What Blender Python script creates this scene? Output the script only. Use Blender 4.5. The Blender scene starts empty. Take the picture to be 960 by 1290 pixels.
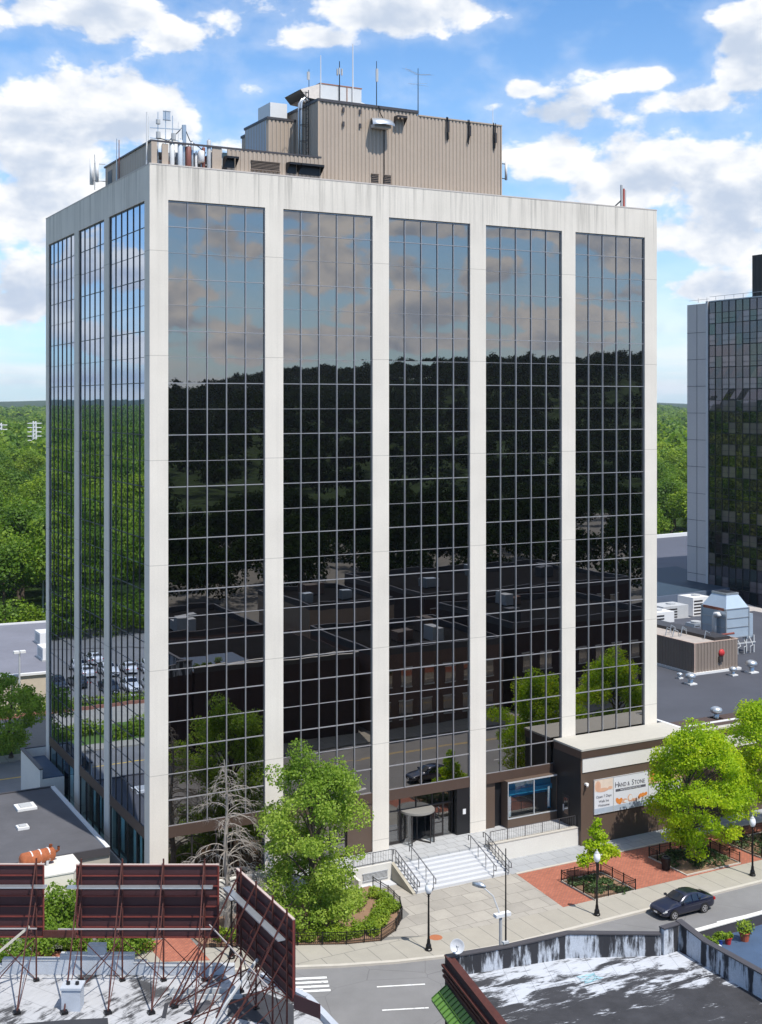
import bpy, math, random
import numpy as np
from mathutils import Vector, Matrix, Quaternion
random.seed(7); rng = np.random.default_rng(7)
scene = bpy.context.scene
COL = scene.collection
R = math.radians

# ------------------------------------------------------------------ helpers
ORG = {}
class MB:
    def __init__(s): s.v=[]; s.f=[]
    def add(s, vs, fs):
        n=len(s.v); s.v+= [tuple(p) for p in vs]; s.f+=[tuple(i+n for i in f) for f in fs]; return s
    def box(s,x0,y0,z0,x1,y1,z1):
        x0,x1=sorted((x0,x1)); y0,y1=sorted((y0,y1)); z0,z1=sorted((z0,z1))
        return s.add([(x0,y0,z0),(x1,y0,z0),(x1,y1,z0),(x0,y1,z0),(x0,y0,z1),(x1,y0,z1),(x1,y1,z1),(x0,y1,z1)],
          [(0,3,2,1),(4,5,6,7),(0,1,5,4),(1,2,6,5),(2,3,7,6),(3,0,4,7)])
    def prism(s,poly,z0,z1):
        # poly counter-clockwise; z may be lists
        n=len(poly); a=z0 if hasattr(z0,'__len__') else [z0]*n; b=z1 if hasattr(z1,'__len__') else [z1]*n
        vs=[(p[0],p[1],a[i]) for i,p in enumerate(poly)]+[(p[0],p[1],b[i]) for i,p in enumerate(poly)]
        return s.add(vs,[tuple(range(n))[::-1],tuple(range(n,2*n))]+[(i,(i+1)%n,n+(i+1)%n,n+i) for i in range(n)])
    def sheet(s,poly,z):
        n=len(poly); return s.add([(p[0],p[1],z if not hasattr(z,'__len__') else z[i]) for i,p in enumerate(poly)],[tuple(range(n))])
    def quad(s,a,b,c,d): return s.add([a,b,c,d],[(0,1,2,3)])
    def tube(s,pts,r,n=6,cap=True):
        pts=[Vector(p) for p in pts]; rs=r if hasattr(r,'__len__') else [r]*len(pts)
        t0=(pts[1]-pts[0]).normalized(); up=Vector((0,0,1)) if abs(t0.z)<.9 else Vector((1,0,0))
        nrm=t0.cross(up).normalized(); vs=[]
        for i,p in enumerate(pts):
            t=(pts[min(i+1,len(pts)-1)]-pts[max(i-1,0)]).normalized()
            nrm=(nrm-t*nrm.dot(t)).normalized(); bn=t.cross(nrm)
            for k in range(n):
                a=2*math.pi*k/n; vs.append(p+(nrm*math.cos(a)+bn*math.sin(a))*rs[i])
        fs=[(i*n+k,i*n+(k+1)%n,(i+1)*n+(k+1)%n,(i+1)*n+k) for i in range(len(pts)-1) for k in range(n)]
        if cap: fs+=[tuple(range(n))[::-1],tuple(range((len(pts)-1)*n,len(pts)*n))]
        return s.add(vs,fs)
    def bar(s,p,q,w,h=None):
        h=h or w; p=Vector(p);q=Vector(q);t=(q-p).normalized(); up=Vector((0,0,1)) if abs(t.z)<.95 else Vector((0,1,0))
        a=t.cross(up).normalized()*w/2; b=a.normalized().cross(t)*h/2
        vs=[p-a-b,p+a-b,p+a+b,p-a+b,q-a-b,q+a-b,q+a+b,q-a+b]
        return s.add(vs,[(0,3,2,1),(4,5,6,7),(0,1,5,4),(1,2,6,5),(2,3,7,6),(3,0,4,7)])
    def lathe(s,prof,c=(0,0,0),n=16,a0=0,a1=2*math.pi):
        full=abs(a1-a0-2*math.pi)<1e-6; m=n if full else n+1; vs=[]
        for r,z in prof:
            for k in range(m):
                a=a0+(a1-a0)*k/n; vs.append((c[0]+r*math.cos(a),c[1]+r*math.sin(a),c[2]+z))
        fs=[]
        for i in range(len(prof)-1):
            for k in range(n):
                k2=(k+1)%m; fs.append((i*m+k,i*m+k2,(i+1)*m+k2,(i+1)*m+k))
        return s.add(vs,fs)
    def build(s,name,mat,parent=None,smooth=False,loc=None,label=None,kind=None,cat=None,group=None):
        off=ORG.get(parent.name,Vector((0,0,0))) if parent else Vector(loc or (0,0,0))
        me=bpy.data.meshes.new(name)
        me.from_pydata([(v[0]-off[0],v[1]-off[1],v[2]-off[2]) for v in s.v],[],s.f); me.validate()
        if mat: me.materials.append(mat)
        if smooth:
            me.polygons.foreach_set('use_smooth',[True]*len(me.polygons))
        o=bpy.data.objects.new(name,me); COL.objects.link(o)
        if parent: o.parent=parent; ORG[o.name]=off
        else: o.location=off; ORG[o.name]=off
        tag(o,label,cat,group,kind); return o
def tag(o,label=None,cat=None,group=None,kind=None):
    for k,v in (('label',label),('category',cat),('group',group),('kind',kind)):
        if v: o[k]=v
    return o
def T(name,label,cat,loc=(0,0,0),group=None,kind=None):
    o=bpy.data.objects.new(name,None); o.empty_display_size=.3; COL.objects.link(o); o.location=loc
    ORG[o.name]=Vector(loc); return tag(o,label,cat,group,kind)
def copy_tree(o,parent=None,top=True,loc=None,rz=None,label=None,scale=None):
    c=o.copy(); COL.objects.link(c); c.parent=parent
    for ch in list(o.children): copy_tree(ch,c,False)
    if top:
        if loc is not None: c.location=loc
        if rz is not None: c.rotation_euler=(0,0,rz)
        if label: c['label']=label
        if scale: c.scale=scale if hasattr(scale,'__len__') else (scale,)*3
    return c
def np_mesh(name,V,F,mat,smooth=False):
    """V (n,3), F (m,4) or (m,3) arrays"""
    me=bpy.data.meshes.new(name); k=F.shape[1]
    me.vertices.add(len(V)); me.vertices.foreach_set('co',V.astype(np.float32).ravel())
    me.loops.add(F.size); me.loops.foreach_set('vertex_index',F.astype(np.int32).ravel())
    me.polygons.add(len(F)); me.polygons.foreach_set('loop_start',np.arange(0,F.size,k,dtype=np.int32))
    me.polygons.foreach_set('loop_total',np.full(len(F),k,dtype=np.int32))
    if smooth: me.polygons.foreach_set('use_smooth',np.ones(len(F),bool))
    me.update(calc_edges=True)
    if mat: me.materials.append(mat)
    return me
def link_mesh(name,me,parent=None,loc=None,**k):
    o=bpy.data.objects.new(name,me); COL.objects.link(o)
    if parent: o.parent=parent
    if loc is not None: o.location=loc
    ORG[o.name]=ORG.get(parent.name) if parent else Vector(loc or (0,0,0))
    return tag(o,**k)

# ------------------------------------------------------------------ materials
class NT:
    def __init__(s,tree): s.t=tree; s.n=tree.nodes; s.l=tree.links
    def __call__(s,typ,ins=None,**props):
        nd=s.n.new('ShaderNode'+typ)
        for k,v in props.items(): setattr(nd,k,v)
        for k,v in (ins or {}).items():
            sock=nd.inputs[k]
            if hasattr(v,'is_output') : s.l.new(v,sock)
            elif hasattr(v,'outputs'): s.l.new(v.outputs[0],sock)
            else: sock.default_value=v
        return nd
    def math(s,op,a,b=None,c=None,clamp=False):
        d={0:a}
        if b is not None: d[1]=b
        if c is not None: d[2]=c
        return s('Math',d,operation=op,use_clamp=clamp).outputs[0]
    def mix(s,f,a,b,mode='MIX'):
        nd=s.n.new('ShaderNodeMix'); nd.data_type='RGBA'; nd.blend_type=mode
        for i,v in ((0,f),(6,a),(7,b)):
            if hasattr(v,'is_output'): s.l.new(v,nd.inputs[i])
            elif hasattr(v,'outputs'): s.l.new(v.outputs[0],nd.inputs[i])
            else: nd.inputs[i].default_value=(v if i==0 else (tuple(v)+(1,))[:4])
        return nd.outputs[2]
    def ramp(s,f,a,b,lo=0.,hi=1.):
        return s('MapRange',{0:f,1:a,2:b,3:lo,4:hi},interpolation_type='SMOOTHSTEP').outputs[0]
def newmat(name):
    m=bpy.data.materials.new(name); m.use_nodes=True; m.node_tree.nodes.clear(); g=NT(m.node_tree); return m,g
def out(g,sh): g('OutputMaterial',{'Surface':sh})
def pbsdf(g,col,rough=.7,metal=0,bump=None,spec=.5,**k):
    d={'Base Color':col if hasattr(col,'is_output') else (tuple(col)+(1,))[:4],'Roughness':rough,'Metallic':metal,'Specular IOR Level':spec}
    if bump is not None: d['Normal']=bump
    d.update(k); return g('BsdfPrincipled',d)
def M(name,col,rough=.7,metal=0,nz=.15,ns=1.5,fine=.08,bump=0.,bs=20.,spec=.4,**k):
    m,g=newmat(name); tc=g('TexCoord').outputs['Object']
    n1=g('TexNoise',{'Vector':tc,'Scale':ns,'Detail':6.,'Roughness':.65}).outputs[0]
    n2=g('TexNoise',{'Vector':tc,'Scale':ns*14,'Detail':3.}).outputs[0]
    f=g.math('ADD',g.math('MULTIPLY_ADD',n1,2*nz,1-nz),g.math('MULTIPLY_ADD',n2,2*fine,-fine))
    c=g('VectorMath',{0:tuple(col),'Scale':f},operation='SCALE').outputs[0]
    b=None
    if bump: b=g('Bump',{'Height':g('TexNoise',{'Vector':tc,'Scale':bs,'Detail':4.}).outputs[0],'Strength':bump,'Distance':.03}).outputs[0]
    out(g,pbsdf(g,c,rough,metal,b,spec,**k)); return m

# tower precast concrete: joints, rain streaks, mottling
def concrete_mat(name,col,streak=.5,joint=7.18,z0=5.6,ztop=51.,jy=None):
    m,g=newmat(name); tc=g('TexCoord').outputs['Object']; s=g('SeparateXYZ',{0:tc})
    n1=g('TexNoise',{'Vector':tc,'Scale':.35,'Detail':5.}).outputs[0]; n2=g('TexNoise',{'Vector':tc,'Scale':9.,'Detail':4.}).outputs[0]
    sv=g('Mapping',{'Vector':tc,'Scale':(2.6,2.6,.05)}); st=g('TexNoise',{'Vector':sv,'Scale':1.,'Detail':5.,'Roughness':.75}).outputs[0]
    top=g.ramp(s.outputs[2],ztop-4.2,ztop-.3,.12,1.)
    stf=g.math('MULTIPLY',g.ramp(st,.46,.72),g.math('MULTIPLY',top,streak))
    f=g.math('ADD',g.math('MULTIPLY_ADD',n1,.26,.87),g.math('MULTIPLY_ADD',n2,.16,-.08))
    f=g.math('MULTIPLY',f,g.math('SUBTRACT',1.,stf))
    jz=g.math('ABSOLUTE',g.math('SUBTRACT',g.math('MODULO',g.math('ADD',s.outputs[2],joint*4-z0),joint),joint/2))
    jm=g.ramp(jz,.0,.04,.62,1.)
    f=g.math('MULTIPLY',f,jm)
    c=g('VectorMath',{0:tuple(col),'Scale':f},operation='SCALE').outputs[0]
    out(g,pbsdf(g,c,.85,0,None,.3)); return m
def glass_mat(name,front=(.30,.285,.275),graze=(.50,.56,.66),rough=.0):
    m,g=newmat(name); lw=g('LayerWeight',{'Blend':.5}).outputs['Facing']
    f=g.ramp(lw,.15,.72); c=g.mix(f,front,graze)
    out(g,g('BsdfAnisotropic' if False else 'BsdfGlossy',{'Color':c,'Roughness':rough})); return m
def clear_glass_mat(name,tint=(.75,.85,.88),refl=.25):
    m,g=newmat(name); lw=g('LayerWeight',{'Blend':.35}).outputs['Facing']
    f=g.math('MULTIPLY_ADD',lw,.6,refl,clamp=True)
    tr=g('BsdfTransparent',{'Color':tint+(1,)}); gl=g('BsdfGlossy',{'Color':(1,1,1,1),'Roughness':.02})
    out(g,g('MixShader',{0:f,1:tr,2:gl})); return m
def leaf_mat(name,cols,trans=.35,big=.12,rough=.5,wr=.45,wn=.4,wo=.15,spec=.25):
    m,g=newmat(name); geo=g('NewGeometry'); tc=g('TexCoord').outputs['Object']
    oi=g('ObjectInfo').outputs['Random']
    n=g('TexNoise',{'Vector':geo.outputs['Position'],'Scale':big,'Detail':2.}).outputs[0]
    r=geo.outputs['Random Per Island']
    k=g.math('ADD',g.math('MULTIPLY',r,wr),g.math('ADD',g.math('MULTIPLY',g.ramp(n,.34,.66),wn),g.math('MULTIPLY',oi,wo)))
    cr=g('ValToRGB',{0:k}); e=cr.color_ramp.elements
    e[0].color=tuple(cols[0])+(1,); e[0].position=0; e[1].color=tuple(cols[-1])+(1,); e[1].position=1
    for i,cc in enumerate(cols[1:-1]):
        x=e.new((i+1)/(len(cols)-1)); x.color=tuple(cc)+(1,)
    c=cr.outputs[0]
    d=pbsdf(g,c,rough,0,None,spec); t=g('BsdfTranslucent',{'Color':g.mix(.5,c,(.55,.75,.08),'SOFT_LIGHT')})
    out(g,g('MixShader',{0:trans,1:d,2:t})); return m

m_conc=concrete_mat('precast concrete',(.66,.612,.545))
m_conc_plain=M('white painted concrete',(.62,.60,.56),.85,nz=.08,ns=.6)
m_glass=glass_mat('bronze mirror glass')
m_mull=M('aluminium mullion',(.36,.35,.36),.45,.5,nz=.1)
m_mull_dark=M('dark anodised frame',(.045,.04,.04),.45,.3)
m_bronze=M('bronze cladding',(.085,.055,.042),.5,.2,nz=.12,ns=.8)
m_bronze2=M('brown wall panel',(.10,.068,.05),.6,.0,nz=.1,ns=.7)
m_black=M('black panel',(.012,.012,.014),.4)
m_inside=M('dark interior',(.01,.01,.011),.8)
m_sid=M('tan ribbed siding',(.41,.335,.27),.6,.1,nz=.10,ns=.5)
m_sid2=M('grey brown ribbed siding',(.23,.185,.155),.6,.1,nz=.12,ns=.6)
m_trim=M('dark roof trim',(.07,.065,.07),.5,.2)
m_galv=M('galvanised steel',(.50,.53,.56),.38,.75,nz=.2,ns=2)
m_white=M('white painted metal',(.66,.66,.66),.45,nz=.06)
m_grey=M('grey equipment paint',(.42,.43,.44),.5)
m_rust=M('rust red steel',(.075,.022,.017),.7,.2,nz=.5,ns=3)
m_maroon=M('maroon board backing',(.045,.015,.018),.65,nz=.25,ns=.9)
m_rusty=M('orange rusted metal',(.33,.10,.04),.8,nz=.7,ns=3,fine=.3)
m_iron=M('black painted iron',(.012,.012,.013),.35,.4)
m_rail=M('steel railing',(.16,.16,.17),.4,.8)
m_red=M('red painted metal',(.45,.03,.03),.5)
m_bark=M('bark',(.10,.075,.055),.9,nz=.4,ns=4,bump=.4)
m_dead=M('bare grey bark',(.27,.24,.21),.9,nz=.25,ns=5)
m_blueroof=M('blue roof membrane',(.04,.075,.13),.6,nz=.3,ns=.7)
m_leaf_g=leaf_mat('green foliage',[(.11,.20,.02),(.24,.36,.045),(.44,.54,.10)],.52)
m_leaf_l=leaf_mat('lime foliage',[(.22,.37,.012),(.40,.545,.018),(.66,.66,.03)],.54,big=.4)
m_leaf_f=leaf_mat('woodland foliage',[(.030,.080,.009),(.10,.185,.014),(.30,.39,.025)],.40,big=.085,wr=.28,wn=.42,wo=.30)
m_leaf_h=leaf_mat('shade darkened foliage',[(.006,.013,.003),(.013,.026,.005),(.028,.046,.008)],.12,big=.05,rough=1.,wr=.3,wn=.5,wo=.2,spec=0.)  # backlit shade of the hillside is put into these darker leaf colours
m_leaf_s=leaf_mat('shrub foliage',[(.09,.16,.012),(.19,.28,.02),(.33,.40,.04)],.3,big=.8)
m_leaf_d=leaf_mat('dark groundcover',[(.02,.045,.012),(.045,.085,.02),(.12,.17,.08)],.2,big=1.2)

def brick_mat(name,c1,c2,mortar,scale,bw=.5,rh=.25,ms=.02,rough=.85,rot=(0,0,0),nz=.3,squash=False,ns=.8):
    m,g=newmat(name); tc=g('TexCoord').outputs['Object']
    mp=g('Mapping',{'Vector':tc,'Rotation':rot})
    b=g('TexBrick',{'Vector':mp,'Color1':c1+(1,),'Color2':c2+(1,),'Mortar':mortar+(1,),'Scale':scale,'Mortar Size':ms,'Brick Width':bw,'Row Height':rh})
    n=g('TexNoise',{'Vector':tc,'Scale':ns,'Detail':7.,'Roughness':.7}).outputs[0]
    n2=g('TexNoise',{'Vector':tc,'Scale':ns*12,'Detail':3.}).outputs[0]
    f=g.math('ADD',g.math('MULTIPLY_ADD',n,2*nz,1-nz),g.math('MULTIPLY_ADD',n2,.12,-.06))
    c=g('VectorMath',{0:b.outputs[0],'Scale':f},operation='SCALE').outputs[0]
    out(g,pbsdf(g,c,rough,0,None,.25)); return m
m_slab=brick_mat('concrete paving slabs',(.37,.345,.305),(.30,.28,.25),(.20,.185,.165),1.,1.5,1.5,.025,nz=.28,ns=.6)
m_walk=brick_mat('pavement concrete',(.345,.32,.275),(.32,.30,.26),(.20,.19,.17),1.,1.6,4.,.03,nz=.16)
m_greywalk=brick_mat('grey walkway slabs',(.33,.34,.355),(.30,.31,.325),(.2,.2,.2),1.,1.2,1.2,.02,nz=.12)
m_brickpave=brick_mat('red brick paving',(.45,.145,.085),(.33,.10,.062),(.20,.11,.085),3.2,.9,.45,.07,nz=.3,ns=.9)
m_brickwall=brick_mat('dark brick wall',(.075,.035,.032),(.05,.025,.025),(.035,.03,.03),4.,.9,.3,.06,rot=(R(90),0,0),nz=.3)
m_brickwall2=brick_mat('brown brick wall',(.20,.10,.075),(.15,.08,.06),(.12,.10,.09),4.,.9,.3,.06,rot=(R(90),0,0),nz=.3)
m_terr=brick_mat('terrace paving',(.40,.405,.41),(.36,.365,.37),(.25,.25,.25),1.,.9,.9,.03,nz=.1)
m_kerb=M('kerb stone',(.46,.43,.38),.85,nz=.2)
m_step=M('pale granite steps',(.50,.51,.53),.75,nz=.08,ns=2)
def asphalt_mat():
    m,g=newmat('asphalt'); tc=g('TexCoord').outputs['Object']
    n=g('TexNoise',{'Vector':tc,'Scale':.22,'Detail':8.,'Roughness':.7}).outputs[0]
    n2=g('TexNoise',{'Vector':tc,'Scale':40.,'Detail':3.}).outputs[0]
    v=g('TexVoronoi',{'Vector':g.mix(.06,tc,g('TexNoise',{'Vector':tc,'Scale':1.5,'Detail':3.}).outputs[1]),'Scale':.18},feature='DISTANCE_TO_EDGE').outputs[0]
    crack=g.ramp(v,.0,.006,.72,1.)
    f=g.math('MULTIPLY',g.math('ADD',g.math('MULTIPLY_ADD',n,.7,.65),g.math('MULTIPLY_ADD',n2,.3,-.15)),crack)
    c=g('VectorMath',{0:(.185,.183,.185),'Scale':f},operation='SCALE').outputs[0]
    out(g,pbsdf(g,c,.85,0,None,.3)); return m
m_asph=asphalt_mat()
def paint_mat(name,col,wear=.45):
    m,g=newmat(name); tc=g('TexCoord').outputs['Object']
    n=g('TexNoise',{'Vector':tc,'Scale':5.,'Detail':6.,'Roughness':.75}).outputs[0]
    c=g.mix(g.ramp(n,wear-.05,wear+.12),(.2,.2,.2),col); out(g,pbsdf(g,c,.7)); return m
m_line=paint_mat('worn white road paint',(.75,.75,.74),.36)
m_yellow=paint_mat('worn yellow road paint',(.65,.42,.06),.36)
def patchy_roof(name,dark,white,th,scale=.5,stretch=(1,1,1),rot=0,region=None,streak=.4):
    """tar roof with ragged patches of worn white coating; region=(ox,oy,gx,gy): coating gets denser along (gx,gy)"""
    m,g=newmat(name); tc=g('TexCoord').outputs['Object']
    mp=g('Mapping',{'Vector':tc,'Scale':stretch,'Rotation':(0,0,rot)})
    n=g('TexNoise',{'Vector':mp,'Scale':scale,'Detail':10.,'Roughness':.62,'Distortion':.5}).outputs[0]
    n2=g('TexNoise',{'Vector':g('Mapping',{'Vector':mp,'Scale':(.6,3.,1.)}),'Scale':scale*5,'Detail':8.,'Roughness':.75}).outputs[0]
    if region:
        s=g('SeparateXYZ',{0:tc}); k=g.math('ADD',g.math('MULTIPLY',g.math('SUBTRACT',s.outputs[0],region[0]),region[2]),g.math('MULTIPLY',g.math('SUBTRACT',s.outputs[1],region[1]),region[3]))
        n=g.math('ADD',n,k)
    d=g.math('ADD',n,g.math('MULTIPLY_ADD',n2,.55,-.275))
    f=g.ramp(d,th-.03,th+.07)
    f2=g('TexNoise',{'Vector':tc,'Scale':1.1,'Detail':8.,'Roughness':.7}).outputs[0]
    dk=g('VectorMath',{0:dark,'Scale':g.math('MULTIPLY_ADD',f2,1.6,.3)},operation='SCALE').outputs[0]
    wt=g('VectorMath',{0:white,'Scale':g.math('MULTIPLY_ADD',n2,.5,.72)},operation='SCALE').outputs[0]
    c=g.mix(f,dk,wt)
    # lap seams
    s=g('SeparateXYZ',{0:mp.outputs[0]}); sm=g.math('ABSOLUTE',g.math('SUBTRACT',g.math('FRACT',g.math('MULTIPLY',s.outputs[0],.9)),.5))
    c=g.mix(g.ramp(sm,.0,.02,.5,0.),c,(.03,.03,.03))
    out(g,pbsdf(g,c,.75,0,g('Bump',{'Height':d,'Strength':.4,'Distance':.05}).outputs[0],.3)); return m
m_darkroof=patchy_roof('tar roof with worn white coating',(.034,.034,.038),(.46,.48,.52),.485,.55,(1,2.8,1),R(8),(.5,4.2,.014,.042))
def parapet_mat():
    m,g=newmat('whitewashed parapet with tar seams'); tc=g('TexCoord').outputs['Object']; s=g('SeparateXYZ',{0:tc})
    q=g.math('ADD',s.outputs[0],g.math('MULTIPLY',s.outputs[1],.8)); n=g('TexNoise',{'Vector':g('Mapping',{'Vector':tc,'Scale':(5,5,.9)}),'Scale':1.,'Detail':7.,'Roughness':.7}).outputs[0]
    big=g('TexNoise',{'Vector':tc,'Scale':.35,'Detail':2.}).outputs[0]
    st=g.math('ABSOLUTE',g.math('SUBTRACT',g.math('FRACT',g.math('MULTIPLY',q,.78)),.5))
    d=g.math('ADD',g.math('ADD',g.math('MULTIPLY',n,1.1),g.math('MULTIPLY',g.ramp(st,.03,.17),.34)),g.math('MULTIPLY',g.math('SUBTRACT',big,.5),1.3))
    f=g.ramp(d,.74,.98); fine=g('TexNoise',{'Vector':tc,'Scale':14.,'Detail':5.,'Roughness':.7}).outputs[0]
    c=g.mix(f,(.03,.03,.035),g('VectorMath',{0:(.46,.49,.54),'Scale':g.math('MULTIPLY_ADD',fine,.8,.55)},operation='SCALE'))
    out(g,pbsdf(g,c,.8,0,g('Bump',{'Height':d,'Strength':.5,'Distance':.04}).outputs[0],.3)); return m
m_parapet_t=parapet_mat()
m_tar=M('black tar roof',(.016,.016,.018),1.,nz=.5,ns=.4,spec=0.)
m_whiteroof=patchy_roof('white coated roof',(.05,.05,.053),(.40,.405,.42),.425,.28,(1,1,1),R(-29))
m_whitepar=M('whitewashed parapet',(.40,.43,.48),.85,nz=.2,ns=1.2,bump=.3,bs=8)
m_membrane=M('dark grey roof membrane',(.060,.064,.080),.75,nz=.35,ns=.18,fine=.05)
m_membrane2=M('weathered grey roof membrane',(.085,.085,.095),.8,nz=.5,ns=.25,fine=.08)
# ------------------------------------------------------------------ camera, sun, sky, air
CAMP=Vector((-26.7511,-83.2388,34.7)); YAW=math.atan2(.4725446,.8813067); FPX=1590.865
cam=bpy.data.cameras.new('camera'); co=bpy.data.objects.new('camera',cam); COL.objects.link(co)
co.location=CAMP; co.rotation_euler=(R(90),0,-YAW)
cam.sensor_fit='HORIZONTAL'; cam.sensor_width=36; cam.lens=36*FPX/960; cam.shift_y=-(645-507)/960
cam.clip_start=.5; cam.clip_end=30000
scene.camera=co
SUN=Vector((.205,-.979,0)).normalized()*math.cos(R(60)); SUN.z=math.sin(R(60))
sl=bpy.data.lights.new('sun','SUN'); sl.energy=4.0; sl.angle=R(.53); sl.color=(1,.955,.88)
so=bpy.data.objects.new('sun',sl); COL.objects.link(so); so.rotation_euler=(-SUN).to_track_quat('-Z','Y').to_euler(); so.location=(0,0,200)
w=bpy.data.worlds.new('World'); scene.world=w; w.use_nodes=True; w.node_tree.nodes.clear(); g=NT(w.node_tree)
sky=g('TexSky',sky_type='NISHITA',sun_disc=False,sun_elevation=R(60),sun_rotation=math.atan2(SUN.x,SUN.y),altitude=50,air_density=1.,dust_density=.35,ozone_density=2.5)
d=g('TexCoord').outputs['Generated']; sx=g('SeparateXYZ',{0:d})
az=g.math('ARCTAN2',sx.outputs[0],sx.outputs[1]); el=g.math('ARCSINE',sx.outputs[2])
p=g('VectorMath',{0:d,1:(1,1,1.7)},operation='MULTIPLY').outputs[0]
warp=g('TexNoise',{'Vector':p,'Scale':9.,'Detail':3.}).outputs[1]
pw=g('VectorMath',{0:warp,1:(.028,.028,.028),2:p},operation='MULTIPLY_ADD').outputs[0]
def fbm(v,sc=13.,det=12.,ro=.60): return g('TexNoise',{'Vector':v,'Scale':sc,'Detail':det,'Roughness':ro}).outputs[0]
n0=fbm(pw,15.,11.,.55)
vor=g('TexVoronoi',{'Vector':pw,'Scale':19.,'Detail':4.,'Roughness':.52,'Lacunarity':2.1},feature='F1',normalize=True).outputs[0]
off=g('VectorMath',{0:pw,1:(SUN.x*.018,SUN.y*.018,.024)},operation='ADD').outputs[0]
n1=fbm(off,15.,6.,.55)
vor1=g('TexVoronoi',{'Vector':off,'Scale':19.,'Detail':3.,'Roughness':.5,'Lacunarity':2.1},feature='F1',normalize=True).outputs[0]
def px2dir(x,y,mode):
    a=math.atan2(x-480,FPX); e=math.atan2(507-y,math.hypot(FPX,x-480)); A=YAW+a
    if mode=='F': A=math.pi-A       # seen mirrored in the south front
    if mode=='L': A=-A              # seen mirrored in the west side
    return A,e
blobs=[(110,20,150,50,'D'),(215,45,45,28,'D'),(120,150,140,75,'D'),(40,190,120,90,'D'),(215,150,50,50,'D'),(40,380,130,45,'D'),
 (480,15,130,40,'D'),(400,50,60,22,'D'),(560,12,60,20,'D'),
 (700,190,85,62,'D'),(820,225,150,70,'D'),(690,150,45,30,'D'),(930,250,90,90,'D'),(815,100,48,22,'D'),(945,80,45,70,'D'),(870,130,60,22,'D'),(900,300,110,60,'D'),(885,365,80,28,'D'),(660,115,22,14,'D'),(60,260,120,60,'D'),
 (300,315,62,32,'F'),(240,372,55,28,'F'),(330,262,70,16,'F'),(235,262,40,16,'F'),(430,345,62,40,'F'),(400,272,60,14,'F'),(470,400,70,22,'F'),(560,395,75,34,'F'),(640,400,50,26,'F'),(520,288,50,12,'F'),(770,322,58,34,'F'),(770,372,60,12,'F'),(655,295,50,8,'F'),(300,435,140,18,'F'),(560,432,160,14,'F'),(250,410,60,20,'F'),(500,350,40,22,'F'),(740,400,70,16,'F'),(620,350,45,18,'F'),(380,300,40,16,'F'),(450,430,90,16,'F'),
 (160,350,50,45,'L'),(110,340,34,45,'L'),(75,380,30,50,'L'),(140,430,80,30,'L'),(100,480,80,14,'L')]
Mx=None
for (x,y,rx,ry,mo) in blobs:
    A,e=px2dir(x,y,mo)
    A=(A+math.pi)%(2*math.pi)-math.pi
    if mo=='F': rx*=1.3; ry*=1.35
    da=g.math('MULTIPLY',g.math('SUBTRACT',az,A),FPX/rx); de=g.math('MULTIPLY',g.math('SUBTRACT',el,e),FPX/ry)
    # flatter underside
    de=g.math('MULTIPLY',de,g.math('MULTIPLY_ADD',g.math('LESS_THAN',de,0.),.5,1.))
    q=g.math('SUBTRACT',1.,g.math('SQRT',g.math('ADD',g.math('MULTIPLY',da,da),g.math('MULTIPLY',de,de))))
    Mx=q if Mx is None else g.math('SMOOTH_MAX',Mx,q,.25)
Mx=g.math('MAXIMUM',Mx,-.9)
# open cloud field away from the modelled groups
lowf=fbm(p,3.2,3.,.5)
gen=g.math('MULTIPLY',g.math('SUBTRACT',lowf,.50),5.)
hi=g.ramp(el,.34,.50,0.,1.)        # overhead
Mx=g.math('MAXIMUM',Mx,g.math('MULTIPLY_ADD',hi,g.math('ADD',gen,.9),-.9))
dens=g.math('ADD',g.math('ADD',g.math('MULTIPLY_ADD',Mx,.56,.05),g.math('MULTIPLY',g.math('SUBTRACT',n0,.5),1.9)),g.math('MULTIPLY',g.math('SUBTRACT',.28,vor),1.15))
cov=g.ramp(dens,-.05,.24)
veil=g.ramp(dens,-.45,.15,0.,.22)
# long low streaks of haze cloud
ps=g('VectorMath',{0:d,1:(1.6,1.6,15.)},operation='MULTIPLY').outputs[0]
stn=fbm(ps,2.0,6.,.55); low=g('MapRange',{0:el,1:.0,2:.13,3:1.,4:0.}).outputs[0]
streak=g.math('MULTIPLY',g.ramp(stn,.38,.60),g.math('MULTIPLY',low,.9))
cov=g.math('MAXIMUM',g.math('MAXIMUM',cov,veil),streak)
# self shading of the clouds: towards the sun thin = bright
sh=g.math('ADD',g.math('ADD',g.math('MULTIPLY',g.math('SUBTRACT',n0,n1),1.9),g.math('MULTIPLY',g.math('SUBTRACT',vor1,vor),1.5)),g.math('MULTIPLY',dens,-.45))
sh=g.ramp(sh,-.60,.30)
ccol=g.mix(sh,(.52,.60,.73),(1.0,.995,.985))
SKYK=.125
skyc=g('VectorMath',{0:sky.outputs[0],1:(SKYK*.58,SKYK*.86,SKYK*1.08)},operation='MULTIPLY').outputs[0]
horiz=g.math('MULTIPLY',g('MapRange',{0:g.math('ABSOLUTE',el),1:.0,2:.32,3:1.,4:0.}).outputs[0],.34)
skyc=g.mix(horiz,skyc,(.62,.74,.88))
CK=.81
ccol=g('VectorMath',{0:ccol,'Scale':CK},operation='SCALE').outputs[0]
fin=g.mix(cov,skyc,ccol)
bg=g('Background',{'Color':fin,'Strength':1.}); g('OutputWorld',{'Surface':bg})
w.cycles.sampling_method='MANUAL'; w.cycles.sample_map_resolution=1024
scene.view_settings.view_transform='Standard'; scene.view_settings.look='None'; scene.view_settings.exposure=.50; scene.view_settings.gamma=1
scene.cycles.caustics_reflective=False; scene.cycles.caustics_refractive=False
scene.cycles.max_bounces=8; scene.cycles.transparent_max_bounces=12
HAZE=True
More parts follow.
